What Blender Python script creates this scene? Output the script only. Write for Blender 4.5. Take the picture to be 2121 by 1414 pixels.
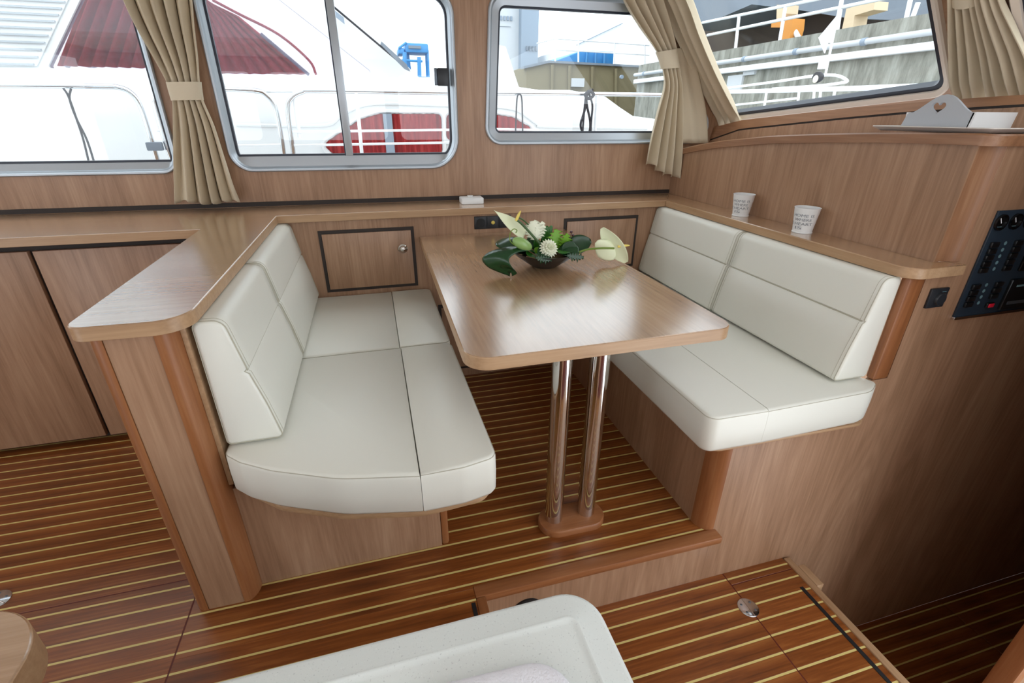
import bpy, bmesh, math, random
import numpy as np
from mathutils import Vector, Matrix

for o in list(bpy.data.objects):
    bpy.data.objects.remove(o, do_unlink=True)
SC = bpy.context.scene
COL = SC.collection
rnd = random.Random(4)

# ------------------------------------------------------------------ camera
cam_d = bpy.data.cameras.new('camera')
cam = bpy.data.objects.new('camera', cam_d)
COL.objects.link(cam)
cam_d.sensor_fit = 'HORIZONTAL'
cam_d.sensor_width = 36.0
cam_d.lens = 990.3 / 2121 * 36.0
cam_d.clip_start = 0.02
cam_d.clip_end = 500
YAW, PITCH, ROLL = math.radians(15.651), math.radians(25.321), math.radians(-.361)
_f = Vector((math.sin(YAW) * math.cos(PITCH), math.cos(YAW) * math.cos(PITCH), -math.sin(PITCH)))
_r = Vector((math.cos(YAW), -math.sin(YAW), 0))
_d = _f.cross(_r)
_right = math.cos(ROLL) * _r + math.sin(ROLL) * _d
_down = -math.sin(ROLL) * _r + math.cos(ROLL) * _d
cam.matrix_world = Matrix(((_right.x, -_down.x, -_f.x, 0), (_right.y, -_down.y, -_f.y, 0),
                           (_right.z, -_down.z, -_f.z, 1.22), (0, 0, 0, 1)))
SC.camera = cam

# ------------------------------------------------------------------ sky, light, exposure
world = bpy.data.worlds.new('overcast_sky')
SC.world = world
world.use_nodes = True
wn = world.node_tree
bg = wn.nodes['Background']
bg.inputs['Color'].default_value = (0.89, 0.945, 1.0, 1)
bg.inputs['Strength'].default_value = 3.0
SC.view_settings.view_transform = 'Standard'
SC.view_settings.look = 'None'
SC.view_settings.gamma = 1
SC.view_settings.use_curve_mapping = False
SC.view_settings.exposure = 0.0


# ------------------------------------------------------------------ materials
def lin(h):
    h = h.lstrip('#')
    v = [int(h[i:i + 2], 16) / 255 for i in (0, 2, 4)]
    return tuple((x / 12.92 if x <= .04045 else ((x + .055) / 1.055) ** 2.4) for x in v) + (1,)


M = {}


def mat(name, col, rough=.5, metal=0., spec=.5, bump=0., bscale=200., coat=0., alpha=None):
    m = bpy.data.materials.new(name)
    m.use_nodes = True
    n = m.node_tree
    b = n.nodes['Principled BSDF']
    b.inputs['Base Color'].default_value = lin(col)
    b.inputs['Roughness'].default_value = rough
    b.inputs['Metallic'].default_value = metal
    b.inputs['Specular IOR Level'].default_value = spec
    if coat:
        b.inputs['Coat Weight'].default_value = coat
        b.inputs['Coat Roughness'].default_value = .15
    if bump:
        tc = n.nodes.new('ShaderNodeTexCoord')
        no = n.nodes.new('ShaderNodeTexNoise')
        no.inputs['Scale'].default_value = bscale
        no.inputs['Detail'].default_value = 4
        bp = n.nodes.new('ShaderNodeBump')
        bp.inputs['Strength'].default_value = bump
        bp.inputs['Distance'].default_value = .002
        n.links.new(tc.outputs['Object'], no.inputs['Vector'])
        n.links.new(no.outputs['Fac'], bp.inputs['Height'])
        n.links.new(bp.outputs['Normal'], b.inputs['Normal'])
    M[name] = m
    return m


def wood(name, dark, mid, light, axis, rough=.36, fine=1., var=0., big=9., spec=.5, coat=0.):
    """procedural veneer, grain running along the given axis"""
    m = bpy.data.materials.new(name)
    m.use_nodes = True
    n = m.node_tree
    L = n.links.new
    b = n.nodes['Principled BSDF']
    b.inputs['Roughness'].default_value = rough
    b.inputs['Specular IOR Level'].default_value = spec
    tc = n.nodes.new('ShaderNodeTexCoord')
    i = 'xyz'.index(axis)

    def noise(across, along, detail, dist):
        mp = n.nodes.new('ShaderNodeMapping')
        s = [across] * 3
        s[i] = along
        mp.inputs['Scale'].default_value = s
        mp.inputs['Location'].default_value = (3.1, 1.7, 5.3)
        L(tc.outputs['Object'], mp.inputs['Vector'])
        t = n.nodes.new('ShaderNodeTexNoise')
        t.inputs['Scale'].default_value = 1
        t.inputs['Detail'].default_value = detail
        t.inputs['Roughness'].default_value = .6
        t.inputs['Distortion'].default_value = dist
        L(mp.outputs['Vector'], t.inputs['Vector'])
        return t
    if coat:
        b.inputs['Coat Weight'].default_value = coat
        b.inputs['Coat Roughness'].default_value = .20
        b.inputs['Coat IOR'].default_value = 2.0
    a = noise(big, big * .13, 5, .6)
    cth = noise(5.5, .55, 1.2, .3)
    ml = n.nodes.new('ShaderNodeMath')
    ml.operation = 'MULTIPLY'
    ml.inputs[1].default_value = 95
    L(cth.outputs['Fac'], ml.inputs[0])
    sn = n.nodes.new('ShaderNodeMath')
    sn.operation = 'SINE'
    L(ml.outputs[0], sn.inputs[0])
    sc = n.nodes.new('ShaderNodeMath')
    sc.operation = 'MULTIPLY_ADD'
    sc.inputs[1].default_value = .035
    L(sn.outputs[0], sc.inputs[0])
    f = noise(150 * fine, 6 * fine, 4, .1)
    r = n.nodes.new('ShaderNodeValToRGB')
    e = r.color_ramp.elements
    e[0].position = .26
    e[0].color = lin(dark)
    e[1].position = .76
    e[1].color = lin(light)
    k = e.new(.5)
    k.color = lin(mid)
    mx = n.nodes.new('ShaderNodeMix')
    mx.data_type = 'FLOAT'
    mx.inputs[0].default_value = .42
    L(a.outputs['Fac'], mx.inputs[2])
    L(f.outputs['Fac'], mx.inputs[3])
    L(mx.outputs[0], sc.inputs[2])
    L(sc.outputs[0], r.inputs['Fac'])
    out = r.outputs['Color']
    if var:
        oi = n.nodes.new('ShaderNodeObjectInfo')
        mr = n.nodes.new('ShaderNodeMapRange')
        mr.inputs['To Min'].default_value = 1 - var
        mr.inputs['To Max'].default_value = 1 + var
        L(oi.outputs['Random'], mr.inputs['Value'])
        hs = n.nodes.new('ShaderNodeHueSaturation')
        L(mr.outputs['Result'], hs.inputs['Value'])
        L(out, hs.inputs['Color'])
        out = hs.outputs['Color']
    L(out, b.inputs['Base Color'])
    bp = n.nodes.new('ShaderNodeBump')
    bp.inputs['Strength'].default_value = .06
    bp.inputs['Distance'].default_value = .001
    L(f.outputs['Fac'], bp.inputs['Height'])
    L(bp.outputs['Normal'], b.inputs['Normal'])
    M[name] = m
    return m


for ax in 'xyz':
    wood('trim_' + ax, '#7d573d', '#966c4e', '#ab8464', ax, rough=.36)
    wood('veneer_' + ax, '#85644a', '#a58166', '#bc9b7e', ax)
    wood('worktop_' + ax, '#8f6c4a', '#ad8864', '#c5a37d', ax, rough=.26, coat=1.)
    wood('teak_' + ax, '#7d4a28', '#96603a', '#ab7850', ax, rough=.38, big=7)
wood('edge_x', '#9a7858', '#b18f6d', '#c2a281', 'x', rough=.36)
wood('edge_y', '#9a7858', '#b18f6d', '#c2a281', 'y', rough=.36)
wood('plank_wood', '#4f270e', '#82481f', '#a86b36', 'x', rough=.3, var=.13, big=26)
mat('holly_strip', '#d6c37c', .35)
mat('seam_red', '#5a1a0a', .5)
mat('black_gap', '#2b211c', .6)
mat('black_rubber', '#141416', .55)
mat('black_plastic', '#23262b', .4)
mat('leather', '#e4e4da', .36, bump=.12, bscale=900)
mat('leather_seam', '#b9b5a4', .6)
mat('chrome', '#d9d6d2', .07, 1.)
mat('stainless', '#cfd3d8', .16, 1.)
mat('aluminium', '#b4bac0', .38, .75)
mat('aluminium_dark', '#6d7680', .42, .7)
mat('beige_frame', '#d9cdc0', .5)
mat('gasket', '#232b3a', .35)
mat('curtain_cloth', '#cfc1a8', .85, bump=.25, bscale=1500, spec=.2)
mat('curtain_band', '#d3c6ae', .85, spec=.2)
mat('bowl_black', '#2c2a2a', .28)
mat('leaf_dark', '#16401f', .22)
mat('leaf_mid', '#2f6b1e', .35)
mat('leaf_bright', '#6ea521', .45)
mat('stem_green', '#6f8a2c', .45)
mat('stem_dark', '#3f5a2e', .45)
mat('spathe_white', '#e9efcb', .4)
mat('spadix_yellow', '#ead36a', .5)
mat('petal_white', '#f0f3dc', .5)
mat('pod_green', '#8fb26a', .2)
mat('moss_brown', '#5a4526', .9)
mat('berry_dark', '#4a2a30', .3)
mat('porcelain', '#eceeee', .35)
mat('print_grey', '#7c8288', .6)
mat('white_paint', '#eef0f0', .4)
mat('tray_grey', '#b9bec4', .45)
mat('platter', '#d8d2cc', .35)
mat('panel_navy', '#22303d', .42)
mat('switch_black', '#121417', .3)
mat('icon_teal', '#6b8f9a', .5)
mat('switch_red', '#d8203a', .35)
mat('dial_black', '#0d0f12', .2)
mat('cloth_white', '#e9e8ee', .9, bump=.9, bscale=350)
mat('gelcoat', '#dcdfe0', .3)
mat('gelcoat_grey', '#a9b0b6', .35)
wood('other_boat_red', '#b02028', '#da343a', '#f07a78', 'z', rough=.8, big=26, fine=.3, spec=.2)
wood('drape_dark', '#54121a', '#8a2228', '#b84a48', 'z', rough=.8, big=30, fine=.3, spec=.2)
wood('other_boat_pink', '#cc3c44', '#e8585c', '#f6a09c', 'z', rough=.8, big=26, fine=.3, spec=.2)
mat('rope_black', '#23232b', .8)
mat('crane_blue', '#3d8cc8', .5)
mat('container_blue', '#2f86c8', .5)
mat('barge_olive', '#7a7054', .8)
mat('silo_white', '#c4c8cc', .7)
mat('silo_grey', '#8b99a8', .7)
mat('shed_white', '#eceeef', .7)
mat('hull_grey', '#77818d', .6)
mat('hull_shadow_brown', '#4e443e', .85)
mat('prop_orange', '#d18b3d', .7)
mat('prop_pale', '#d9c3a4', .8)
mat('rail_white', '#eef1f4', .4)
mat('pile_blue', '#3f74b8', .6)
mat('water_grey', '#4d5a5c', .15)
mat('headliner', '#e9e6df', .7)
mat('lamp_black', '#20242c', .4)
mat('lamp_cream', '#e8e4cc', .4)


def glass(name, tint, gl=.06, haze=0.):
    m = bpy.data.materials.new(name)
    m.use_nodes = True
    n = m.node_tree
    n.nodes.clear()
    o = n.nodes.new('ShaderNodeOutputMaterial')
    tr = n.nodes.new('ShaderNodeBsdfTransparent')
    tr.inputs['Color'].default_value = tint
    g = n.nodes.new('ShaderNodeBsdfGlossy')
    g.inputs['Roughness'].default_value = .01
    mx = n.nodes.new('ShaderNodeMixShader')
    mx.inputs[0].default_value = gl
    n.links.new(tr.outputs[0], mx.inputs[1])
    n.links.new(g.outputs[0], mx.inputs[2])
    last = mx
    if haze:
        d = n.nodes.new('ShaderNodeBsdfDiffuse')
        d.inputs['Color'].default_value = (.75, .74, .80, 1)
        m2 = n.nodes.new('ShaderNodeMixShader')
        m2.inputs[0].default_value = haze
        n.links.new(mx.outputs[0], m2.inputs[1])
        n.links.new(d.outputs[0], m2.inputs[2])
        last = m2
    n.links.new(last.outputs[0], o.inputs[0])
    M[name] = m


glass('window_glass', (.95, .97, .97, 1), .04)
glass('yacht_glass', (.70, .68, .74, 1), .03, .05)


def speckled(name, base, s1, s2, rough):
    m = mat(name, base, rough)
    n = m.node_tree
    b = n.nodes['Principled BSDF']
    tc = n.nodes.new('ShaderNodeTexCoord')
    v = n.nodes.new('ShaderNodeTexNoise')
    v.inputs['Scale'].default_value = 420
    v.inputs['Detail'].default_value = 2
    r = n.nodes.new('ShaderNodeValToRGB')
    e = r.color_ramp.elements
    e[0].position = .27
    e[0].color = lin(s1)
    e[1].position = .36
    e[1].color = lin(base)
    k = e.new(.66)
    k.color = lin(base)
    k = e.new(.74)
    k.color = lin(s2)
    n.links.new(tc.outputs['Object'], v.inputs['Vector'])
    n.links.new(v.outputs['Fac'], r.inputs['Fac'])
    n.links.new(r.outputs['Color'], b.inputs['Base Color'])


speckled('solid_surface', '#dfe4e1', '#c3c7c6', '#e9ecea', .3)


def concrete(name, c1, c2, c3):
    m = mat(name, c2, .9)
    n = m.node_tree
    b = n.nodes['Principled BSDF']
    tc = n.nodes.new('ShaderNodeTexCoord')
    mp = n.nodes.new('ShaderNodeMapping')
    mp.inputs['Scale'].default_value = (3, 3, .6)
    t = n.nodes.new('ShaderNodeTexNoise')
    t.inputs['Scale'].default_value = 2.2
    t.inputs['Detail'].default_value = 8
    t.inputs['Roughness'].default_value = .7
    r = n.nodes.new('ShaderNodeValToRGB')
    e = r.color_ramp.elements
    e[0].position = .33
    e[0].color = lin(c1)
    e[1].position = .68
    e[1].color = lin(c3)
    k = e.new(.5)
    k.color = lin(c2)
    n.links.new(tc.outputs['Object'], mp.inputs['Vector'])
    n.links.new(mp.outputs['Vector'], t.inputs['Vector'])
    n.links.new(t.outputs['Fac'], r.inputs['Fac'])
    n.links.new(r.outputs['Color'], b.inputs['Base Color'])


concrete('concrete', '#66665e', '#8a8a81', '#a8a89f')

# ------------------------------------------------------------------ geometry helpers
ORG = {}


def thing(name, label, cat, loc, group=None, kind=None):
    o = bpy.data.objects.new(name, None)
    o.empty_display_size = .05
    COL.objects.link(o)
    o.location = loc
    ORG[o.name] = Vector(loc)
    tag(o, label, cat, group, kind)
    return o


def tag(o, label=None, cat=None, group=None, kind=None):
    if label:
        o['label'] = label
    if cat:
        o['category'] = cat
    if group:
        o['group'] = group
    if kind:
        o['kind'] = kind
    return o


def bobj(name, bm, m, parent=None, smooth=35, kind=None, label=None, cat=None, group=None):
    bmesh.ops.remove_doubles(bm, verts=bm.verts, dist=1e-6)
    bmesh.ops.recalc_face_normals(bm, faces=bm.faces)
    if parent is not None:
        org = ORG[parent.name]
    else:
        xs = [v.co for v in bm.verts]
        lo = Vector([min(v[i] for v in xs) for i in range(3)])
        hi = Vector([max(v[i] for v in xs) for i in range(3)])
        org = Vector(((lo.x + hi.x) / 2, (lo.y + hi.y) / 2, lo.z))
    bmesh.ops.translate(bm, vec=-org, verts=bm.verts)
    me = bpy.data.meshes.new(name)
    bm.to_mesh(me)
    bm.free()
    me.materials.append(M[m] if isinstance(m, str) else m)
    if smooth:
        for p in me.polygons:
            p.use_smooth = True
        me.set_sharp_from_angle(angle=math.radians(smooth))
    o = bpy.data.objects.new(name, me)
    COL.objects.link(o)
    if parent is not None:
        o.parent = parent
    else:
        o.location = org
    ORG[o.name] = org
    tag(o, label, cat, group, kind)
    return o


def bm_box(x0, x1, y0, y1, z0, z1, bev=0., seg=2):
    bm = bmesh.new()
    vs = [bm.verts.new((x, y, z)) for x in (x0, x1) for y in (y0, y1) for z in (z0, z1)]
    for f in ((0, 1, 3, 2), (4, 6, 7, 5), (0, 4, 5, 1), (2, 3, 7, 6), (0, 2, 6, 4), (1, 5, 7, 3)):
        bm.faces.new([vs[i] for i in f])
    if bev:
        bmesh.ops.recalc_face_normals(bm, faces=bm.faces)
        bmesh.ops.bevel(bm, geom=list(bm.edges), offset=bev, segments=seg, affect='EDGES', profile=.5)
    return bm


def box(name, x0, x1, y0, y1, z0, z1, m, parent=None, bev=0., **k):
    return bobj(name, bm_box(x0, x1, y0, y1, z0, z1, bev), m, parent, **k)


def bm_prism(pts, vec, bev=0., seg=2, ang=30):
    bm = bmesh.new()
    vec = Vector(vec)
    a = [bm.verts.new(p) for p in pts]
    b = [bm.verts.new(Vector(p) + vec) for p in pts]
    n = len(a)
    bm.faces.new(a)
    bm.faces.new(b[::-1])
    for i in range(n):
        bm.faces.new((a[i], b[i], b[(i + 1) % n], a[(i + 1) % n]))
    bmesh.ops.recalc_face_normals(bm, faces=bm.faces)
    if bev:
        ed = [e for e in bm.edges if e.is_manifold and e.calc_face_angle(0) > math.radians(ang)]
        bmesh.ops.bevel(bm, geom=ed, offset=bev, segments=seg, affect='EDGES', profile=.5)
    return bm


def prism(name, pts, vec, m, parent=None, bev=0., **k):
    return bobj(name, bm_prism(pts, vec, bev), m, parent, **k)


def rpoly(pts, r, seg=8):
    """2D polygon with rounded corners"""
    out = []
    n = len(pts)
    rs = r if isinstance(r, (list, tuple)) else [r] * n
    for i in range(n):
        p = Vector(pts[i])
        a = Vector(pts[i - 1]) - p
        b = Vector(pts[(i + 1) % n]) - p
        if rs[i] <= 0:
            out.append(tuple(p))
            continue
        la, lb = a.length, b.length
        a.normalize()
        b.normalize()
        half = math.acos(max(-1, min(1, a.dot(b)))) / 2
        t = min(rs[i] / math.tan(half), la * .49, lb * .49)
        rr = t * math.tan(half)
        c = p + (a + b).normalized() * (rr / math.sin(half))
        s = p + a * t - c
        e = p + b * t - c
        ang = math.atan2(s.x * e.y - s.y * e.x, s.dot(e))
        for k in range(seg + 1):
            q = ang * k / seg
            out.append((c.x + s.x * math.cos(q) - s.y * math.sin(q), c.y + s.x * math.sin(q) + s.y * math.cos(q)))
    return out


def inset(pts, d):
    """offset a closed 2D polygon inwards"""
    P = [Vector(p) for p in pts]
    n = len(P)
    area = sum(P[i].x * P[(i + 1) % n].y - P[(i + 1) % n].x * P[i].y for i in range(n))
    s = 1 if area > 0 else -1
    out = []
    for i in range(n):
        e1 = (P[i] - P[i - 1])
        e2 = (P[(i + 1) % n] - P[i])
        if e1.length < 1e-9:
            e1 = e2
        if e2.length < 1e-9:
            e2 = e1
        n1 = Vector((-e1.y, e1.x)).normalized() * s
        n2 = Vector((-e2.y, e2.x)).normalized() * s
        m = n1 + n2
        if m.length < 1e-6:
            m = n1
        m.normalize()
        c = max(.5, m.dot(n1))
        q = P[i] + m * (d / c)
        out.append((q.x, q.y))
    return out


def bm_plate(outer, holes, fn, vec):
    bm = bmesh.new()
    vec = Vector(vec)
    es = []
    for lp in [outer] + holes:
        vs = [bm.verts.new(fn(*p)) for p in lp]
        for i in range(len(vs)):
            es.append(bm.edges.new((vs[i], vs[(i + 1) % len(vs)])))
    bmesh.ops.triangle_fill(bm, use_beauty=True, use_dissolve=False, edges=es)
    r = bmesh.ops.extrude_face_region(bm, geom=list(bm.faces))
    bmesh.ops.translate(bm, vec=vec, verts=[g for g in r['geom'] if isinstance(g, bmesh.types.BMVert)])
    return bm


def bm_loft(rings, cap=True, closed=True):
    bm = bmesh.new()
    R = [[bm.verts.new(p) for p in r] for r in rings]
    n = len(R[0])
    for a, b in zip(R[:-1], R[1:]):
        for i in range(n if closed else n - 1):
            j = (i + 1) % n
            bm.faces.new((a[i], a[j], b[j], b[i]))
    if cap and closed:
        bm.faces.new(R[0][::-1])
        bm.faces.new(R[-1])
    return bm


def bm_tube(pts, r, seg=10, closed=False, bm=None):
    bm = bm or bmesh.new()
    P = [Vector(p) for p in pts]
    n = len(P)
    rad = r if isinstance(r, (list, tuple)) else [r] * n
    rings = []
    up = None
    for i in range(n):
        if closed:
            t = P[(i + 1) % n] - P[i - 1]
        else:
            t = P[min(i + 1, n - 1)] - P[max(i - 1, 0)]
        t.normalize()
        if up is None:
            up = Vector((0, 0, 1)) if abs(t.z) < .9 else Vector((1, 0, 0))
        s = t.cross(up)
        if s.length < 1e-6:
            s = t.orthogonal()
        s.normalize()
        up = s.cross(t).normalized()
        rings.append([bm.verts.new(P[i] + (s * math.cos(2 * math.pi * k / seg) + up * math.sin(2 * math.pi * k / seg)) * rad[i]) for k in range(seg)])
    m = n if closed else n - 1
    for i in range(m):
        a, b = rings[i], rings[(i + 1) % n]
        for k in range(seg):
            bm.faces.new((a[k], a[(k + 1) % seg], b[(k + 1) % seg], b[k]))
    if not closed:
        bm.faces.new(rings[0][::-1])
        bm.faces.new(rings[-1])
    return bm


def tube(name, pts, r, m, parent=None, seg=10, closed=False, **k):
    return bobj(name, bm_tube(pts, r, seg, closed), m, parent, smooth=k.pop('smooth', 50), **k)


def smooth_path(pts, n=8, closed=False):
    P = [Vector(p) for p in pts]
    out = []
    N = len(P)
    rng = range(N if closed else N - 1)
    for i in rng:
        p1, p2 = P[i], P[(i + 1) % N]
        p0 = P[i - 1] if (i > 0 or closed) else p1 * 2 - p2
        p3 = P[(i + 2) % N] if (i + 2 < N or closed) else p2 * 2 - p1
        for k in range(n):
            t = k / n
            out.append(.5 * ((2 * p1) + (p2 - p0) * t + (2 * p0 - 5 * p1 + 4 * p2 - p3) * t * t + (3 * p1 - p0 - 3 * p2 + p3) * t ** 3))
    if not closed:
        out.append(P[-1])
    return out


def bm_lathe(prof, c, seg=32, axis='z'):
    """prof: list of (radius, height) around an axis through c"""
    c = Vector(c)
    rings = []
    for r, h in prof:
        ring = []
        for k in range(seg):
            a = 2 * math.pi * k / seg
            u, v = r * math.cos(a), r * math.sin(a)
            p = {'z': (u, v, h), 'y': (u, h, v), 'x': (h, u, v)}[axis]
            ring.append(c + Vector(p))
        rings.append(ring)
    return bm_loft(rings)


def lathe(name, prof, c, m, parent=None, seg=32, axis='z', **k):
    return bobj(name, bm_lathe(prof, c, seg, axis), m, parent, smooth=k.pop('smooth', 40), **k)


def duplicate(o, parent=None, move=(0, 0, 0), mesh_too=False):
    c = o.copy()
    COL.objects.link(c)
    c.parent = parent
    c.location = Vector(o.location) + Vector(move)
    ORG[c.name] = ORG[parent.name] if parent else ORG[o.name] + Vector(move)
    return c

# ================================================================== THE SETTING
def wall_y(x):
    return 2.373 - .03 * (x + .449)


def wm(d=0.):
    return lambda u, z: (u, wall_y(u) + d, z)


# ---- floors: teak planks with pale inlay strips, laid along x
PITCH_F = .0515
STRIP = .0060
plank_cache = {}


def lay(parent, x0, x1, y0, y1, z, yref, cuts=()):
    """planks between strips, strips centred on yref + k*pitch"""
    k = math.ceil((y0 - yref) / PITCH_F) - 1
    while True:
        a = yref + k * PITCH_F
        b = a + PITCH_F
        if a > y1:
            break
        ya, yb = a + STRIP / 2, b - STRIP / 2
        segs = [(ya, yb)]
        for c in cuts:
            if ya < c < yb:
                segs = [(ya, c - .002), (c + .002, yb)]
        for s, e in segs:
            s, e = max(s, y0), min(e, y1)
            if e - s > .004:
                piece(parent, 'plank', 'plank_wood', x0, x1, s, e, z)
        if y0 < a < y1:
            piece(parent, 'inlay_strip', 'holly_strip', x0, x1, max(a - STRIP / 2, y0), min(a + STRIP / 2, y1), z - .0002)
        k += 1


def piece(parent, name, m, x0, x1, y0, y1, z):
    key = (name, round(x1 - x0, 4), round(y1 - y0, 4))
    if key not in plank_cache:
        lx, ly = (x1 - x0) / 2, (y1 - y0) / 2
        bm = bm_box(-lx, lx, -ly, ly, -.012, 0, .0006 if name == 'plank' else 0, 1)
        me = bpy.data.meshes.new(name)
        bm.to_mesh(me)
        bm.free()
        me.materials.append(M[m])
        plank_cache[key] = me
    o = bpy.data.objects.new(name, plank_cache[key])
    COL.objects.link(o)
    o.parent = parent
    o.location = Vector(((x0 + x1) / 2, (y0 + y1) / 2, z)) - ORG[parent.name]
    ORG[o.name] = ORG[parent.name]
    return o


fl = prism('floor', [(-2.4, -.9, -.03), (.150, -.9, -.03), (.150, .925, -.03), (.95, .925, -.03), (.95, 2.2, -.03), (-2.4, 2.2, -.03)],
           (0, 0, .0181), 'seam_red', kind='structure', smooth=0)
lay(fl, -2.4, -.606, -.1, 2.2, 0, .8895, cuts=(1.1715,))
lay(fl, -.602, .935, .925, 2.2, 0, .8895)
lay(fl, -.602, .150, -.1, .925, 0, .8895)
box('seam_strip', -.606, -.602, -.1, 2.2, -.0115, -.0006, 'seam_red', fl)
box('seam_strip', -2.4, -.606, 1.1695, 1.1735, -.0115, -.0006, 'seam_red', fl)
fl2 = box('floor', .165, 1.29, -.9, .945, -.265, -.2468, 'seam_red', kind='structure', smooth=0)
lay(fl2, .167, 1.0340, -.1, .930, -.235, .905)
lay(fl2, 1.0380, 1.29, -.1, .8805, -.235, .905)
lay(fl2, 1.0380, 1.29, .8835, .930, -.235, .905)
box('seam_strip', 1.0340, 1.0380, -.1, .93, -.246, -.2356, 'seam_red', fl2)
box('seam_strip', 1.0375, 1.29, .8805, .8835, -.246, -.2356, 'seam_red', fl2)
fl3 = box('floor', 1.30, 3.3, -.3, .95, -.88, -.8618, 'seam_red', kind='structure', smooth=0)
lay(fl3, 1.31, 2.37, -.2, .93, -.85, .905)
lay(fl3, 2.374, 3.29, -.2, .93, -.85, .905)

# step edges and risers
ns = thing('trim_1', None, None, (.55, .905, -.235), kind='structure')
box('nosing', .150, .955, .892, .932, -.024, .003, 'teak_x', ns, .004)
box('nosing', .150, .178, -.3, .8915, -.024, .003, 'teak_y', ns, .004)
box('riser', .166, .9445, .930, .944, -.235, -.024, 'veneer_z', ns)
box('riser', .152, .166, -.3, .944, -.235, -.024, 'veneer_z', ns)
lathe('vent_rim', [(.0, .0), (.045, .0), (.045, -.006), (.034, -.008), (.03, -.003), (0, -.003)], (.314, .930, -.153), 'black_rubber', ns, axis='y')
box('anti_slip_strip', .135, .146, .1, .881, 0, .0015, 'black_rubber', ns)
st = thing('trim_2', None, None, (1.30, .5, -.85), kind='structure')
box('step_edge', 1.290, 1.316, -.3, .925, -.265, -.230, 'edge_y', st, .004)
box('edge_block', 1.316, 1.345, .80, .885, -.265, -.231, 'edge_y', st, .002)
box('riser', 1.292, 1.304, -.3, .925, -.85, -.265, 'veneer_z', st)
box('anti_slip_strip', 1.2555, 1.2685, .1, .813, -.235, -.2335, 'black_rubber', st)

# window wall (port side) with three openings
def rr(pts, r):
    return rpoly(pts, r, 10)


W1 = rr([(-2.3, .993), (-.757, .993), (-.757, 1.69), (-2.3, 1.69)], [.09, .07, .09, .09])
W2 = rr([(-.567, .995), (.397, .995), (.397, 1.69), (-.567, 1.69)], [.085, .13, .1, .1])
W3 = rr([(.519, 1.094), (1.76, 1.094), (1.28, 1.69), (.545, 1.69)], [.075, .08, .15, .08])
wall_out = [(-2.6, .80), (1.508, .80), (1.508, 1.03), (1.90, 1.03), (1.31, 1.76), (-2.6, 1.76)]
wb = bobj('wall_back', bm_plate(wall_out, [inset(W1, .012), inset(W2, .012), inset(W3, .012)], wm(), (0, .05, 0)), 'veneer_z', smooth=0, kind='structure')
bobj('black_strip', bm_plate([(-2.6, .852), (1.505, .852), (1.505, .870), (-2.6, .870)], [], wm(-.006), (0, .006, 0)), 'black_gap', wb, smooth=0)  # black strip along the foot of the window wall


def window(n, outer, ins_side, sill, mullion=None, latch=None):
    """aluminium framed window: outer flange, deep inner frame, gasket, glass"""
    w = thing('window_%d' % n, None, None, (outer[0][0], wall_y(outer[0][0]), min(p[1] for p in outer)), kind='structure')
    o2 = inset(outer, .010)
    o3 = inset(outer, .016)
    o4 = inset(outer, ins_side)
    zb = min(p[1] for p in outer)
    def low(pts):
        return [(u, max(z, zb + sill)) for u, z in pts]
    rings = [[wm(0.0)(*p) for p in outer], [wm(-.012)(*p) for p in outer], [wm(-.016)(*p) for p in inset(outer, .004)],
             [wm(-.015)(*p) for p in o2]]
    bobj('frame_flange', bm_loft([rings[0], rings[1], rings[2], rings[3], [wm(-.004)(*p) for p in o3], [wm(.0)(*p) for p in o3]], cap=False), 'aluminium', w)
    bm = bm_loft([[wm(-.004)(*p) for p in o3], [wm(.004)(*p) for p in inset(outer, .02)], [wm(.012)(*p) for p in low(o4)],
                  [wm(.048)(*p) for p in low(o4)]], cap=False)
    bobj('frame', bm, 'aluminium', w)
    g = inset(low(o4), -.001)
    gi = inset(low(o4), .008)
    bobj('gasket', bm_loft([[wm(.018)(*p) for p in g], [wm(.018)(*p) for p in gi], [wm(.034)(*p) for p in gi]], cap=False), 'gasket', w)
    bobj('pane', bm_plate(low(inset(o4, -.004)), [], wm(.024), (0, .005, 0)), 'window_glass', w, smooth=0)
    if mullion:
        x = mullion
        box('mullion', x - .015, x + .015, wall_y(x) + .004, wall_y(x) + .036, zb + sill, 1.668, 'aluminium', w, .002)
        box('mullion_gasket', x - .020, x - .015, wall_y(x) + .012, wall_y(x) + .036, zb + sill, 1.668, 'gasket', w)
    if latch:
        x, z = latch
        y = wall_y(x)
        la = box('latch', x - .018, x + .030, y - .010, y + .012, z - .032, z + .036, 'black_plastic', w, .004)
        box('latch_tab', x - .030, x - .018, y - .002, y + .008, z - .030, z + .036, 'aluminium_dark', la, .002)
    return w


window(1, W1, .026, .045)
window(2, W2, .026, .060, mullion=-.086, latch=(.335, 1.365))
window(3, W3, .050, .038)
# middle groove trims on the flanges are part of the frames; wall below the ledge of the dinette
wd = box('wall_dinette', -.41, 1.44, 2.150, 2.17, .0, .819, 'veneer_z', kind='structure')

# forward structure: panel behind the right bench with a curved top, moulding, dash, windscreen
top = [(1.507, 2.351, 1.044), (1.507, 2.262, 1.072), (1.507, 2.111, 1.100), (1.507, 1.944, 1.125), (1.507, 1.668, 1.154), (1.507, 1.447, 1.168), (1.507, 1.269, 1.177), (1.507, 1.121, 1.182), (1.507, 0.959, 1.185)]
TY = [p[1] for p in top] + [.93]
TZ = [p[2] for p in top] + [1.184]
TY, TZ = TY[::-1], TZ[::-1]


def topz(y):
    return float(np.interp(y, TY, TZ))


ys = [.955 + (2.315 - .955) * k / 24 for k in range(25)]
prism('wall_front', [(1.507, .955, .80), (1.507, 2.315, .80)] + [(1.507, y, topz(y) - .026) for y in ys[::-1]], (.02, 0, 0), 'veneer_z', kind='structure', smooth=0)
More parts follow.
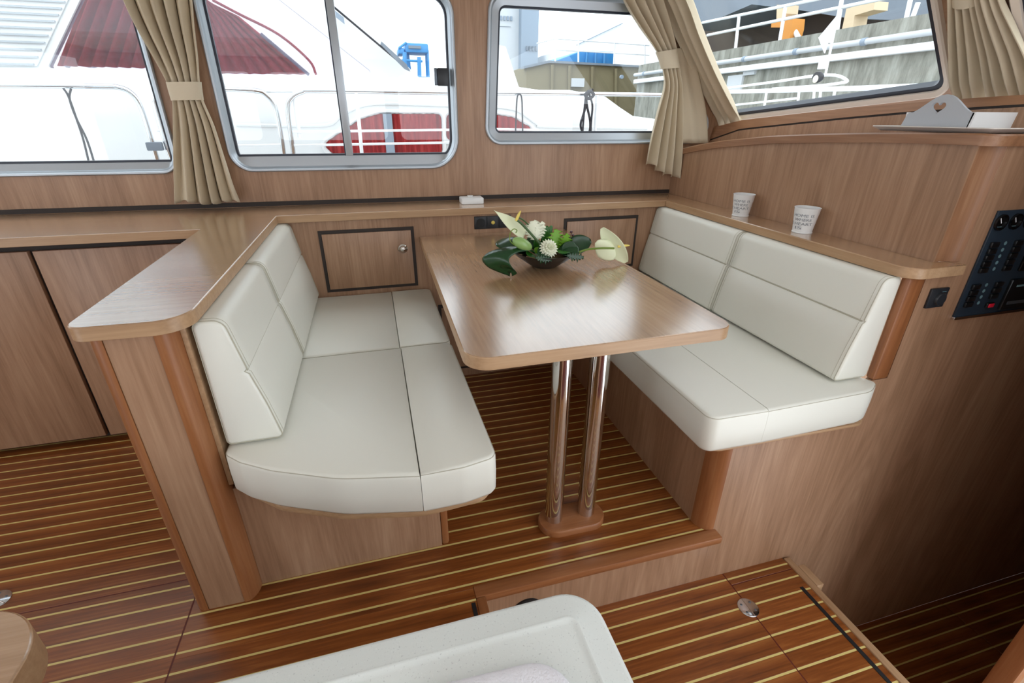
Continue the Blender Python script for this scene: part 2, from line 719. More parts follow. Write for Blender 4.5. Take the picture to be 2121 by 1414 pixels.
# bulkhead facing the gangway, carries switch and instrument panel
wk = prism('wall_bulkhead', [(.945, .93, -.85), (3.3, .93, -.85), (3.3, .93, 1.157), (1.572, .93, 1.157), (1.572, .93, .855), (1.466, .93, .819), (1.466, .93, .492), (1.406, .93, .492), (1.406, .93, .358), (.945, .93, .358)],
           (0, .02, 0), 'veneer_z', kind='structure', smooth=0)
# corner posts
prism('corner_moulding', [(1.5085, .9555, .851)] + [(1.5085 + .064 * math.sin(a), .93 + .0255 * math.cos(a) - .003 * math.sin(2 * a), .851) for a in [math.pi / 2 * k / 8 for k in range(1, 9)]] + [(1.572, .956, .851)],
      (0, 0, .305), 'trim_z', wk, smooth=60)
box('corner_moulding', 1.405, 1.466, .928, .955, .492, .819, 'teak_z', wk, .008)
# moulding along the curved top and round the corner
rings = []
path = [(y, topz(y)) for y in ys[::-1]]
for y, z in path:
    rings.append([(1.495, y, z - .028), (1.495, y, z - .004), (1.499, y, z), (1.530, y, z), (1.530, y, z - .028)])
for a in (.25, .5, .75):
    q = a * math.pi / 2
    rings.append([(1.495 + .06 * (1 - math.cos(q)) + dx * math.cos(q), .955 - .037 * math.sin(q) + dx * math.sin(q), 1.184 + dz) for dx, dz in ((0, -.028), (0, -.004), (.004, 0), (.035, 0), (.035, -.028))])
for x in (1.56, 2.0, 3.3):
    rings.append([(x, .918, 1.156), (x, .918, 1.180), (x, .922, 1.184), (x, .953, 1.184), (x, .953, 1.156)])
bobj('trim_3', bm_loft(rings), 'trim_y', kind='structure')
# shelf of the dash behind the moulding, and fascia under the windscreen
rings = [[(1.53, y, topz(y) - .001), (3.3 if y < 1.0 else 1.70, y, topz(y) - .001), (3.3 if y < 1.0 else 1.70, y, topz(y) - .02), (1.53, y, topz(y) - .02)] for y in [.953, .999, 1.001] + ys[2:]]
bobj('dash_shelf', bm_loft(rings), 'veneer_y', kind='structure', smooth=0)
FB = [(1.700, 2.307, 1.110), (1.700, 2.097, 1.165), (1.700, 1.564, 1.215), (1.700, 1.302, 1.236), (1.700, 1.008, 1.252)]
FT = [(1.700, 2.325, 1.173), (1.700, 2.111, 1.211), (1.700, 1.578, 1.254), (1.700, 1.236, 1.275), (1.700, 1.021, 1.284)]
fyb = [p[1] for p in FB][::-1]
fzb = [p[2] for p in FB][::-1]
fyt = [p[1] for p in FT][::-1]
fzt = [p[2] for p in FT][::-1]
fy = [.93 + (2.31 - .93) * k / 20 for k in range(21)]
gz = lambda y: float(np.interp(y, fyb, fzb))
tz = lambda y: float(np.interp(y, fyt, fzt)) - .026
fs = bobj('wall_fascia', bm_loft([[(1.70, y, topz(y) - .02), (1.70, y, gz(y) - .004), (1.73, y, gz(y) - .004), (1.73, y, topz(y) - .02)] for y in fy]), 'veneer_z', kind='structure', smooth=0)
bobj('black_strip', bm_loft([[(1.703, y, gz(y) - .004), (1.703, y, gz(y) + .003), (1.73, y, gz(y) + .003), (1.73, y, gz(y) - .004)] for y in fy]), 'black_gap', fs, smooth=0)  # black seam strip between lower and upper fascia
bobj('upper_fascia', bm_loft([[(1.700, y, gz(y) + .003), (1.712, y, tz(y) + .02), (1.74, y, tz(y) + .02), (1.73, y, gz(y) + .003)] for y in fy]), 'trim_y', fs, smooth=0)

# raked windscreen wall: plane through these points, in-plane axes
WSN = Vector((.218, .017, .194)).normalized()
WSO = Vector((1.8, 1.269, 1.295))
WSU = Vector((0, -1, 0))
WSU = (WSU - WSN * WSU.dot(WSN)).normalized()
WSV = WSN.cross(WSU)
if WSV.z < 0:
    WSV = -WSV


def ws2(p):
    q = Vector(p) - WSO
    return (q.dot(WSU), q.dot(WSV))


def wsm(d=0.):
    return lambda u, v: tuple(WSO + WSU * u + WSV * v + WSN * d)


W4 = rr([ws2(p) for p in ((1.798, 2.349, 1.202), (1.803, 1.262, 1.292), (1.538, 1.243, 1.592), (1.293, 2.199, 1.783))], [.03, .07, .05, .05])
W5 = rr([ws2(p) for p in ((1.788, 1.087, 1.324), (1.789, 0.765, 1.351), (1.645, 0.774, 1.513), (1.561, 1.088, 1.579))], [.05, .05, .05, .05])
wo = [ws2(p) for p in ((1.80, 2.33, 1.20), (1.83, 1.2, 1.255), (1.83, .45, 1.26), (1.33, .45, 1.80), (1.33, 2.33, 1.80))]
bobj('wall_windscreen', bm_plate(wo, [inset(W4, .012), inset(W5, .012)], wsm(), tuple(WSN * .04)), 'veneer_y', smooth=0, kind='structure')


def ws_window(n, outer):
    w = thing('window_%d' % n, None, None, wsm()(*outer[0]), kind='structure')
    bobj('frame', bm_loft([[wsm(0)(*p) for p in outer], [wsm(-.014)(*p) for p in outer], [wsm(-.018)(*p) for p in inset(outer, .005)], [wsm(-.012)(*p) for p in inset(outer, .020)],
                           [wsm(.02)(*p) for p in inset(outer, .022)]], cap=False), 'beige_frame', w)
    bobj('gasket', bm_loft([[wsm(-.004)(*p) for p in inset(outer, .020)], [wsm(-.004)(*p) for p in inset(outer, .036)], [wsm(.02)(*p) for p in inset(outer, .038)]], cap=False), 'gasket', w)
    bobj('pane', bm_plate(inset(outer, .030), [], wsm(.006), tuple(WSN * .005)), 'window_glass', w, smooth=0)


ws_window(4, W4)
ws_window(5, W5)

# roof, walls round the gangway that goes down forward, unseen starboard and aft walls that hold back light
box('ceiling', -3.2, 1.36, -1.5, 2.42, 1.76, 1.80, 'headliner', kind='structure')
rwl = thing('wall_gangway', None, None, (2.4, .44, -.85), kind='structure')
box('side_panel', 1.612, 3.3, .415, .440, -.85, 1.19, 'veneer_z', rwl)
box('edge_post', 1.600, 1.640, .400, .452, -.85, 1.10, 'teak_z', rwl, .008)
box('unseen_shade_roof', 1.70, 3.3, .40, .95, 1.19, 1.21, 'veneer_x', rwl)  # unseen cover, side panel raised to meet it; added to darken the gangway
box('upper_fascia', 1.71, 1.86, .36, .9295, 1.21, 1.31, 'trim_y', rwl)
box('end_panel', 3.3, 3.33, -.3, 2.33, -.88, 1.20, 'veneer_z', rwl)
SBW = [rr([(x0, .95), (x1, .95), (x1, 1.62), (x0, 1.62)], .07) for x0, x1 in ((-2.5, -1.35), (-1.2, 0.0), (.15, 1.15))]
bobj('wall_starboard', bm_plate([(-2.6, -.9), (1.3, -.9), (1.3, 1.76), (-2.6, 1.76)], SBW, lambda u, v: (u, -1.5, v), (0, .05, 0)), 'veneer_z', smooth=0, kind='structure')
bobj('wall_aft', bm_plate([(-1.5, -.1), (2.3, -.1), (2.3, 1.76), (-1.5, 1.76)], [[(-.9, .0), (.5, .0), (.5, 1.66), (-.9, 1.66)], [(.75, .95), (2.1, .95), (2.1, 1.62), (.75, 1.62)]],
     lambda u, v: (-2.65, u, v), (.05, 0, 0)), 'veneer_z', smooth=0, kind='structure')

# ================================================================== FURNITURE
def slab(name, outline, z0, z1, mtop, medge, parent, edge_axis=None):
    """board with a separate edge band round it"""
    t = bobj(name, bm_prism([(x, y, z0) for x, y in outline], (0, 0, z1 - z0), .0015, 1, 40), mtop, parent)
    o = inset(outline, -.0012)
    rings = [[(x, y, z0 + .0005) for x, y in inset(outline, .002)], [(x, y, z0 + .0015) for x, y in o], [(x, y, z1 - .0028) for x, y in o], [(x, y, z1 - .0012) for x, y in inset(outline, .0004)]]
    bobj('edge_band', bm_loft(rings, cap=False), medge, t)
    return t


# ---- worktop that runs along the window wall and out over the partition
wt = thing('worktop', 'long wooden worktop along the window wall with arm reaching over the partition', 'worktop', (-.5, 1.6, .819))
out = rpoly([(-2.4, wall_y(-2.4) - .002), (-2.4, 1.941), (-.606, 1.923), (-.600, 1.024), (-.392, 1.019), (-.388, 2.127), (1.366, 2.114), (1.504, 2.308)],
            [0, 0, 0, .035, .065, 0, 0, 0], 10)
slab('board', out, .819, .850, 'worktop_x', 'edge_x', wt)
# ---- ledge behind the right bench
lg = thing('ledge', 'narrow wooden ledge with rounded end behind the right bench backrest', 'ledge', (1.44, 1.5, .819))
out = rpoly([(1.505, 2.307), (1.368, 2.112), (1.378, .907), (1.572, .912), (1.572, .956), (1.506, .956)], [0, 0, .055, 0, 0, 0], 12)
slab('board', out, .819, .850, 'worktop_y', 'edge_y', lg)

# ---- low cabinet under the worktop, left
cb = thing('sideboard_cabinet', 'low brown cabinet with plain flush doors under the worktop left of the partition', 'cabinet', (-1.4, 2.1, 0))
box('body', -2.4, -.60, 2.004, 2.36, .03, .818, 'black_gap', cb)
box('plinth', -2.4, -.60, 2.03, 2.3, 0, .03, 'black_gap', cb)
for a, b in ((-2.395, -1.163), (-1.148, -.60)):
    box('door', a, b, 1.985, 2.004, .028, .790, 'veneer_z', cb, .0012)

# ---- partition (end of the left bench)
pt = thing('partition', 'wooden partition post with rounded reddish corner mouldings carrying the worktop arm', 'partition', (-.51, 1.6, 0))
box('end_panel', -.556, -.468, 1.052, 1.10, 0, .8185, 'veneer_z', pt)


def corner(x, xo, y0, yo):
    pts = [(x, y0, 0)]
    for k in range(9):
        a = math.pi / 2 * k / 8
        pts.append((x + (xo - x) * (.12 + .88 * math.sin(a)), y0 + (yo - y0) * (1 - math.cos(a)), 0))
    pts += [(xo, 1.13, 0), (x, 1.13, 0)]
    return pts


prism('corner_moulding', corner(-.557, -.595, 1.050, 1.105), (0, 0, .8185), 'teak_z', pt, smooth=50)
prism('corner_moulding', corner(-.467, -.432, 1.050, 1.100), (0, 0, .8185), 'teak_z', pt, smooth=50)
box('side_panel', -.594, -.580, 1.13, 2.0, 0, .8185, 'veneer_z', pt)
box('side_panel', -.447, -.433, 1.13, 2.149, 0, .8185, 'veneer_z', pt)
box('backrest_board', -.4325, -.4215, 1.088, 2.149, .375, .8185, 'edge_y', pt, .001)


# ---- bench bases
bl = thing('bench_base', 'wooden bench base under the left seat next to the partition', 'bench', (-.15, 1.6, 0))
box('end_panel', -.4315, .085, 1.100, 1.116, .0, .352, 'veneer_z', bl)
box('corner_moulding', .085, .108, 1.100, 1.130, .0, .352, 'teak_z', bl, .007)
box('front_panel', .092, .106, 1.13, 2.149, .0, .352, 'veneer_z', bl)
sb = rpoly([(-.4205, 2.148), (-.4205, 1.092), (-.300, .985), (-.15, .915), (.03, .876), (.205, .890), (.200, 2.148)], [0, 0, .1, .2, .2, .05, 0], 6)
prism('seat_board', [(x, y, .352) for x, y in sb], (0, 0, .017), 'edge_x', bl, .003)
br = thing('bench_base', 'wooden bench base under the right seat beside the bulkhead', 'bench', (1.15, 1.6, 0))
prism('front_panel', [(.900, .985, 0), (.914, .985, 0), (.914, 2.149, 0), (.900, 2.149, 0)], (0, 0, .352), 'veneer_z', br)
prism('corner_moulding', [(.945, .9285, 0)] + [(.945 - .046 * math.sin(a), .985 - .0565 * math.cos(a), 0) for a in [math.pi / 2 * k / 8 for k in range(9)]] + [(.945, .985, 0)], (0, 0, .352), 'teak_z', br, smooth=50)
sb = rpoly([(.825, 2.148), (.825, .897), (1.404, .890), (1.404, 2.148)], [0, .05, .05, 0], 6)
prism('seat_board', [(x, y, .3585) for x, y in sb], (0, 0, .0105), 'edge_x', br, .002)


# ---- cushions
def pad(name, outline, z0, z1, parent, join=None, soft=.22):
    """seat pad; along the line x == join it meets its neighbour with only a shallow groove"""
    t = z1 - z0
    st = [(z0, .014), (z0 + .004, .006), (z0 + .014, .0), (z0 + t * .5, -.001), (z1 - .014, .0), (z1 - .007, .0018), (z1 - .002, .005), (z1, .011)]
    rings = []
    for z, d in st:
        ring = []
        for (x, y), (x0, y0) in zip(inset(outline, d), outline):
            if join is not None and abs(x0 - join) < .002:
                ring.append((x0 + (x - x0) * soft * (1 if d > 0 else 0), y, z))
            else:
                ring.append((x, y, z))
        rings.append(ring)
    o = bobj(name, bm_loft(rings), 'leather', parent, smooth=60)
    path = [(x, y, z1 - .006) for x, y in inset(outline, .0022)]
    tube('seam', path, .0013, 'leather_seam', o, seg=5, closed=True)
    return o


def back_pad(s, x0, y0, y1, parent):
    P = [(0, ZS + .006), (-.001, .8182), (.062, .8172), (.0860, .692), (.0800, .6865), (.0878, .681), (.108, .60), (.128, ZS + .006)]
    P = [(x0 + s * x, z) for x, z in P]
    prof = rpoly(P, [.012, .018, .028, .0, .0, .0, .15, .012], 6)
    st = [(0, .009), (.0025, .004), (.009, 0), (.05, 0)]
    S = [(y0 + a, d) for a, d in st] + [(y1 - a, d) for a, d in st[::-1]]
    rings = [[(x, y, z) for x, z in inset(prof, d)] for y, d in S]
    o = bobj('body', bm_loft(rings), 'leather', parent, smooth=50)
    for y in (y0 + .005, y1 - .005):
        tube('seam', [(x, y, z) for x, z in inset(prof, .0012)], .0014, 'leather_seam', o, seg=5, closed=True)
    for y in (y0 + .016, y1 - .016):
        tube('stitching', [(x, y, z) for x, z in inset(prof, -.0004)][len(prof) // 6:], .0007, 'leather_seam', o, seg=4)
    tube('crease_seam', [(x0 + s * .0815, y0 + .012, .6865), (x0 + s * .0815, y1 - .012, .6865)], .0022, 'leather_seam', o, seg=6)


ZS = .490
c = thing('seat_cushion', 'cream leather seat cushion with curved front edge on the left bench', 'cushion', (-.1, 1.3, .37))
main = rpoly([(-.412, 1.541), (-.412, 1.062), (-.372, 1.022), (-.297, .972), (-.147, .903), (.030, .864), (.030, 1.541)], [.02, .03, .05, .2, .3, 0, 0], 8)
pad('main_panel', main, .371, ZS, c, join=.030)
pad('front_panel', rpoly([(.031, 1.541), (.031, .864), (.13, .866), (.214, .884), (.206, 1.541)], [0, 0, .1, .03, .03], 8), .371, ZS + .002, c, join=.031)
c = thing('seat_cushion', 'cream leather seat cushion against the locker wall on the left bench', 'cushion', (-.1, 1.8, .37))
pad('main_panel', rpoly([(-.412, 1.544), (.027, 1.544), (.027, 2.144), (-.412, 2.144)], [.02, 0, 0, .02], 8), .371, ZS, c, join=.027)
pad('front_panel', rpoly([(.028, 1.544), (.206, 1.544), (.203, 2.144), (.028, 2.144)], [0, .025, .03, 0], 8), .371, ZS + .002, c, join=.028)


for s, x0, y0, y1, lab in ((1, -.408, 1.082, 1.5415, 'cream leather back cushion of the left bench with its end face by the partition post'),
                           (1, -.408, 1.5445, 2.1445, 'cream leather back cushion of the left bench touching the locker wall'),
                           (-1, 1.404, .947, 1.5435, 'cream leather back cushion of the right bench with its end face by the bulkhead'),
                           (-1, 1.404, 1.5465, 2.1445, 'cream leather back cushion of the right bench touching the locker wall')):
    c = thing('back_cushion', lab, 'cushion', (x0 + s * .06, (y0 + y1) / 2, ZS + .002))
    back_pad(s, x0, y0, y1, c)

c = thing('seat_cushion', 'cream leather seat cushion on the right bench with rounded end by the bulkhead', 'cushion', (1.1, 1.2, .37))
pad('front_panel', rpoly([(.794, 1.5435), (.800, .882), (.984, .878), (.984, 1.5435)], [.03, .035, 0, 0], 8), .371, ZS, c, join=.984, soft=.1)
pad('main_panel', rpoly([(.9845, 1.5435), (.9845, .878), (1.36, .886), (1.424, .925), (1.404, .96), (1.404, 1.5435)], [0, 0, .1, .025, .02, .02], 8), .371, ZS, c, join=.9845, soft=.1)
c = thing('seat_cushion', 'cream leather seat cushion against the locker wall on the right bench under the table', 'cushion', (1.1, 1.85, .37))
pad('front_panel', rpoly([(.794, 1.5465), (.984, 1.5465), (.984, 2.144), (.794, 2.144)], [.03, 0, 0, .03], 8), .371, ZS, c, join=.984, soft=.1)
pad('main_panel', rpoly([(.9845, 1.5465), (1.404, 1.5465), (1.404, 2.144), (.9845, 2.144)], [0, .02, .02, 0], 8), .371, ZS, c, join=.9845, soft=.1)

# ---- table
tb = thing('dining_table', 'wooden dining table with rounded corners on twin chrome columns', 'table', (.51, 1.09, .0))
out = rpoly([(.174, 2.1485), (.157, .925), (.862, .930), (.853, 2.1485)], [0, .06, .05, 0], 10)
slab('tabletop', out, .698, .732, 'worktop_y', 'edge_x', tb)
stad = rpoly([(.400, 1.030), (.624, 1.030), (.624, 1.146), (.400, 1.146)], .0575, 10)
rings = [[(x, y, z) for x, y in inset(stad, d)] for z, d in ((.0005, 0), (.018, 0), (.023, .003), (.025, .009))]
bobj('base_plate', bm_loft(rings), 'teak_x', tb)
for x, y in ((.452, 1.094), (.566, 1.094)):
    lathe('column', [(0, .024), (.029, .024), (.029, .698), (0, .698)], (x, y, 0), 'chrome', tb, seg=40)
# ---- lockers in the dinette wall
def locker(x0, x1, z0, z1, lab, knob=None, y=2.150):
    t = thing('wall_locker', lab, 'locker', ((x0 + x1) / 2, y, z0))
    bobj('frame', bm_plate([(x0, z0), (x1, z0), (x1, z1), (x0, z1)], [], lambda u, v: (u, y - .004, v), (0, .004, 0)), 'black_gap', t, smooth=0)
    d = box('door', x0 + .014, x1 - .014, y - .010, y - .004, z0 + .014, z1 - .014, 'veneer_z', t, .001)
    if knob:
        lathe('knob', [(0, -.020), (.006, -.0195), (.0115, -.016), (.013, -.011), (.02, -.006), (.012, -.002), (.012, 0), (0, 0)], (knob[0], y - .010, knob[1]), 'chrome', d, seg=20, axis='y')


locker(-.246, .150, .507, .777, 'wooden locker door with dark outline and chrome push knob above the left seat', (.095, .685))
locker(.855, 1.246, .520, .778, 'wooden locker door with dark outline behind the flower bowl above the right seat')
locker(.235, .80, .045, .40, 'dark outlined wooden locker door low on the wall under the table')

# ================================================================== CURTAINS
def curtain_mesh(rows, nf, amp, nrm, sub=6, cols=None, phase=.3, hem=0.):
    """rows: (left point, right point, relative pleat depth) from top to bottom"""
    nrm = Vector(nrm).normalized()
    cols = cols or nf * 10
    A = smooth_path([r[0] for r in rows], sub)
    B = smooth_path([r[1] for r in rows], sub)
    D = [p.x for p in smooth_path([(r[2], 0, 0) for r in rows], sub)]
    bm = bmesh.new()
    g = random.Random(nf * 7 + len(rows))
    wob = [g.uniform(.55, 1.3) for _ in range(nf + 2)]
    sh = [g.uniform(-.25, .25) for _ in range(nf + 2)]
    grid = []
    N = len(A)
    for i in range(N):
        row = []
        v = i / (N - 1)
        for j in range(cols + 1):
            s = j / cols
            q = s * nf
            k = int(q)
            w = wob[k] * (1 - (q - k)) + wob[k + 1] * (q - k)
            off = sh[k] * (1 - (q - k)) + sh[k + 1] * (q - k)
            a = 2 * math.pi * (q + phase + off * v)
            sn = math.sin(a)
            sn = math.copysign(abs(sn) ** .75, sn)
            p = A[i].lerp(B[i], s + .35 / nf / 6.28 * math.sin(2 * a) * D[i])
            p = p + nrm * (amp * D[i] * w * sn)
            if i == N - 1:
                p = p + Vector((0, 0, hem * (.5 * math.sin(a + .8) + .5 * math.sin(s * 9))))
            row.append(bm.verts.new(p))
        grid.append(row)
    for i in range(N - 1):
        for j in range(cols):
            bm.faces.new((grid[i][j], grid[i][j + 1], grid[i + 1][j + 1], grid[i + 1][j]))
    return bm


def curtain(name, lab, rows, nf, amp, nrm, band=None, group=None, **k):
    lo = rows[-1][0]
    t = thing(name, lab, 'curtain', lo, group)
    o = bobj('cloth', curtain_mesh(rows, nf, amp, nrm, **k), 'curtain_cloth', t, smooth=180)
    sm = o.modifiers.new('thickness', 'SOLIDIFY')
    sm.thickness = .0018
    if band:
        n = Vector(nrm).normalized()
        rings = []
        for (L, R_, d) in band:
            L, R_ = Vector(L), Vector(R_)
            c, u = (L + R_) / 2, (R_ - L) / 2
            rings.append([tuple(c + u * math.cos(2 * math.pi * q / 28) * 1.04 + n * d * math.sin(2 * math.pi * q / 28)) for q in range(28)])
        bobj('tieback', bm_loft(rings, cap=False), 'curtain_band', t, smooth=60)
    return t


NW = (0, -1, 0)
curtain('tied_curtain', 'beige pleated curtain tied in the middle between the two left side windows',
        [((-0.774, 2.328, 1.701), (-0.534, 2.321, 1.716), 1), ((-0.767, 2.328, 1.579), (-0.549, 2.321, 1.590), 1), ((-0.750, 2.327, 1.493), (-0.564, 2.321, 1.501), 1), ((-0.725, 2.326, 1.404), (-0.578, 2.322, 1.408), .8),
         ((-0.708, 2.326, 1.329), (-0.594, 2.322, 1.331), .45), ((-0.709, 2.326, 1.293), (-0.598, 2.322, 1.295), .4), ((-0.707, 2.326, 1.257), (-0.597, 2.322, 1.258), .45), ((-0.725, 2.326, 1.176), (-0.580, 2.322, 1.176), .75),
         ((-0.753, 2.327, 1.070), (-0.570, 2.322, 1.068), 1), ((-0.782, 2.328, 0.961), (-0.561, 2.321, 0.955), 1.1), ((-0.804, 2.329, 0.885), (-0.550, 2.321, 0.880), 1.1)],
        5, .026, NW, band=[((-0.710, 2.326, 1.325), (-0.593, 2.322, 1.328), .030), ((-0.710, 2.326, 1.295), (-0.597, 2.322, 1.296), .031), ((-0.709, 2.326, 1.263), (-0.600, 2.323, 1.266), .030)], hem=.012)
curtain('tied_curtain', 'beige pleated curtain tied low at the side window nearest the windscreen',
        [((1.060, 2.268, 1.767), (1.245, 2.262, 1.778), 1), ((1.115, 2.266, 1.669), (1.297, 2.261, 1.678), 1), ((1.194, 2.264, 1.585), (1.348, 2.259, 1.591), .9), ((1.280, 2.261, 1.506), (1.392, 2.258, 1.515), .55),
         ((1.326, 2.260, 1.456), (1.416, 2.257, 1.463), .4), ((1.345, 2.259, 1.413), (1.431, 2.257, 1.419), .42), ((1.363, 2.259, 1.344), (1.452, 2.256, 1.345), .7), ((1.343, 2.259, 1.242), (1.471, 2.255, 1.221), 1),
         ((1.323, 2.260, 1.114), (1.494, 2.255, 1.069), 1.1), ((1.312, 2.260, 1.008), (1.505, 2.254, 0.925), 1.1)],
        4, .026, NW, band=[((1.305, 2.260, 1.482), (1.403, 2.257, 1.497), .028), ((1.327, 2.260, 1.451), (1.416, 2.257, 1.461), .029), ((1.344, 2.259, 1.416), (1.431, 2.257, 1.422), .028)], hem=.014)
curtain('corner_curtain', 'plain beige curtain end hanging in the corner behind the tied curtain',
        [((1.381, 2.288, 1.503), (1.511, 2.284, 1.507), .6), ((1.423, 2.287, 1.366), (1.573, 2.282, 1.369), .6), ((1.465, 2.286, 1.243), (1.630, 2.281, 1.244), .5), ((1.500, 2.285, 1.098), (1.672, 2.279, 1.095), .5)],
        2, .010, NW)
WSI = tuple(-WSN)
curtain('windscreen_curtain', 'beige gathered curtain slanting down the edge of the windscreen beside the tied curtain',
        [((1.126, 2.380, 1.879), (1.207, 2.088, 1.814), 1), ((1.289, 2.375, 1.697), (1.350, 2.097, 1.653), 1), ((1.399, 2.385, 1.572), (1.447, 2.124, 1.542), 1), ((1.537, 2.394, 1.416), (1.571, 2.144, 1.401), .9),
         ((1.679, 2.408, 1.256), (1.683, 2.146, 1.274), .8), ((1.733, 2.418, 1.194), (1.728, 2.150, 1.223), .55), ((1.786, 2.441, 1.132), (1.760, 2.154, 1.187), .9)],
        5, .024, WSI, hem=.008)
curtain('windscreen_curtain', 'beige gathered curtain on the windscreen pillar behind the white heart tray',
        [((1.518, 1.180, 1.567), (1.541, 1.089, 1.549), .8), ((1.569, 1.190, 1.509), (1.593, 1.081, 1.491), .9), ((1.624, 1.203, 1.446), (1.650, 1.061, 1.429), 1), ((1.672, 1.215, 1.391), (1.699, 1.044, 1.375), 1),
         ((1.730, 1.228, 1.325), (1.754, 1.033, 1.314), 1), ((1.766, 1.234, 1.284), (1.790, 1.033, 1.274), .6), ((1.799, 1.243, 1.245), (1.821, 1.030, 1.240), 1)],
        7, .020, WSI, band=[((1.548, 1.185, 1.533), (1.560, 1.130, 1.524), .022), ((1.576, 1.192, 1.501), (1.587, 1.132, 1.493), .022)], hem=.008)

# ================================================================== SMALL THINGS INDOORS
# ---- flower bowl
FB_ = thing('flower_bowl', 'black bowl with white anthuriums, glossy leaves and seed pods on the table', 'flower arrangement', (.560, 1.575, .7325))
BC = Vector((.560, 1.575, .7325))
lathe('bowl', [(0, .003), (.042, .0), (.046, .003), (.072, .020), (.100, .040), (.119, .057), (.121, .059), (.117, .059), (.096, .043), (.060, .024), (0, .018)], BC, 'bowl_black', FB_, seg=40)
bm = bm_lathe([(0, .062), (.04, .062), (.075, .052), (.098, .044), (.06, .026), (0, .02)], BC, 24)
for v in bm.verts:
    v.co += Vector((rnd.uniform(-1, 1), rnd.uniform(-1, 1), rnd.uniform(-.4, 1))) * .005
bobj('moss', bm, 'moss_brown', FB_, smooth=0)


def leaf(name, base, tip, width, nrm, m, parent, droop=0., curl=0., n=14, cols=8, frill=0., shape='oval', thick=.0012):
    base, tip, nrm = Vector(base), Vector(tip), Vector(nrm).normalized()
    ax = tip - base
    side = ax.normalized().cross(nrm).normalized()
    nrm = side.cross(ax.normalized()).normalized()
    bm = bmesh.new()
    g = []
    for i in range(n + 1):
        t = i / n
        if shape == 'heart' and base.x < .6:
            w = width * (math.sin(math.pi * min(1, t * .62 + .38)) ** .8) * (1.0 if t > .04 else .75)
            w *= (1 - t ** 6)
        else:
            w = width * math.sin(math.pi * (t * .93 + .035)) ** .72
        c = base + ax * t + nrm * (droop * math.sin(math.pi * t)) 
        row = []
        for j in range(cols + 1):
            s = j / cols * 2 - 1
            fr = frill * math.sin(t * 40 + j) * abs(s) ** 2
            row.append(bm.verts.new(c + side * (w * s * (1 + fr * 2)) + nrm * (curl * s * s * w + fr * .012)))
        g.append(row)
    for i in range(n):
        for j in range(cols):
            bm.faces.new((g[i][j], g[i][j + 1], g[i + 1][j + 1], g[i + 1][j]))
    o = bobj(name, bm, m, parent, smooth=180)
    s = o.modifiers.new('thickness', 'SOLIDIFY')
    s.thickness = thick
    return o


# big dark leaf folded over the left rim, glossy with ribs
bm = bmesh.new()
prof = [(.500, 1.55, .795), (.455, 1.53, .817), (.400, 1.515, .822), (.362, 1.50, .806), (.372, 1.485, .780), (.400, 1.478, .760), (.408, 1.476, .749)]
P_ = smooth_path(prof, 5)
wd_ = [.020, .045, .050, .050, .045, .030, .004]
W_ = [p.x for p in smooth_path([(w, 0, 0) for w in wd_], 5)]
g_ = []
for i, p in enumerate(P_):
    g_.append([bm.verts.new(Vector(p) + Vector((.75, -.62, .10)) .normalized() * (W_[i] * s) + Vector((0, 0, -.012 * s * s + .0015 * math.cos(s * 22)))) for s in [k / 7 - 1 for k in range(15)]])
for i in range(len(g_) - 1):
    for j in range(14):
        bm.faces.new((g_[i][j], g_[i][j + 1], g_[i + 1][j + 1], g_[i + 1][j]))
o = bobj('leaf', bm, 'leaf_dark', FB_, smooth=180)
o.modifiers.new('thickness', 'SOLIDIFY').thickness = .0012
leaf('leaf', (.455, 1.60, .79), (.415, 1.66, .815), .05, (0, -.3, 1), 'leaf_dark', FB_, droop=.012)
leaf('leaf', (.640, 1.59, .785), (.735, 1.575, .812), .034, (-.1, -1, .5), 'leaf_dark', FB_, droop=.006, curl=.2)
leaf('leaf', (.590, 1.52, .80), (.655, 1.495, .803), .032, (0, -.8, 1), 'leaf_dark', FB_, droop=.008)
leaf('leaf', (.560, 1.51, .80), (.505, 1.490, .802), .028, (0, -.9, 1), 'leaf_dark', FB_, droop=.006)
leaf('leaf', (.600, 1.52, .795), (.585, 1.480, .800), .03, (0, -.4, 1), 'leaf_mid', FB_, droop=.006, frill=.15)
leaf('leaf', (.585, 1.53, .790), (.588, 1.545, .868), .026, (.1, -1, .1), 'leaf_bright', FB_, frill=.35, n=18, cols=10)
leaf('leaf', (.610, 1.53, .790), (.628, 1.54, .852), .022, (.3, -1, .1), 'leaf_bright', FB_, frill=.35, n=18, cols=10)
leaf('leaf', (.560, 1.57, .800), (.568, 1.585, .872), .016, (.1, -1, .2), 'leaf_mid', FB_)
leaf('leaf', (.545, 1.58, .800), (.592, 1.60, .868), .016, (.2, -1, .2), 'leaf_mid', FB_)
leaf('leaf', (.600, 1.51, .790), (.645, 1.505, .825), .026, (.2, -1, .3), 'leaf_dark', FB_)
leaf('leaf', (.655, 1.57, .785), (.640, 1.56, .840), .014, (.4, -1, .1), 'leaf_dark', FB_)
leaf('leaf', (.520, 1.53, .790), (.470, 1.50, .800), .022, (0, -.7, 1), 'leaf_mid', FB_)
# curled bluish leaf edges hanging over the rim
for x0, x1 in ((.490, .545), (.600, .660)):
    leaf('leaf', (x0, 1.468, .795), (x1, 1.463, .786), .011, (0, -1, .3), 'leaf_dark', FB_, frill=.5, n=16)
for a in range(11):
    t = rnd.uniform(0, 6.28)
    r0 = rnd.uniform(.02, .09)
    b0 = BC + Vector((r0 * math.cos(t), r0 * math.sin(t), .055))
    e0 = b0 + Vector((rnd.uniform(-.03, .03), rnd.uniform(-.03, .02), rnd.uniform(.02, .05)))
    leaf('leaf', b0, e0, rnd.uniform(.010, .018), (rnd.uniform(-.5, .5), -1, .5), rnd.choice(['leaf_mid', 'leaf_dark', 'leaf_bright']), FB_, droop=.004, n=8, cols=4)


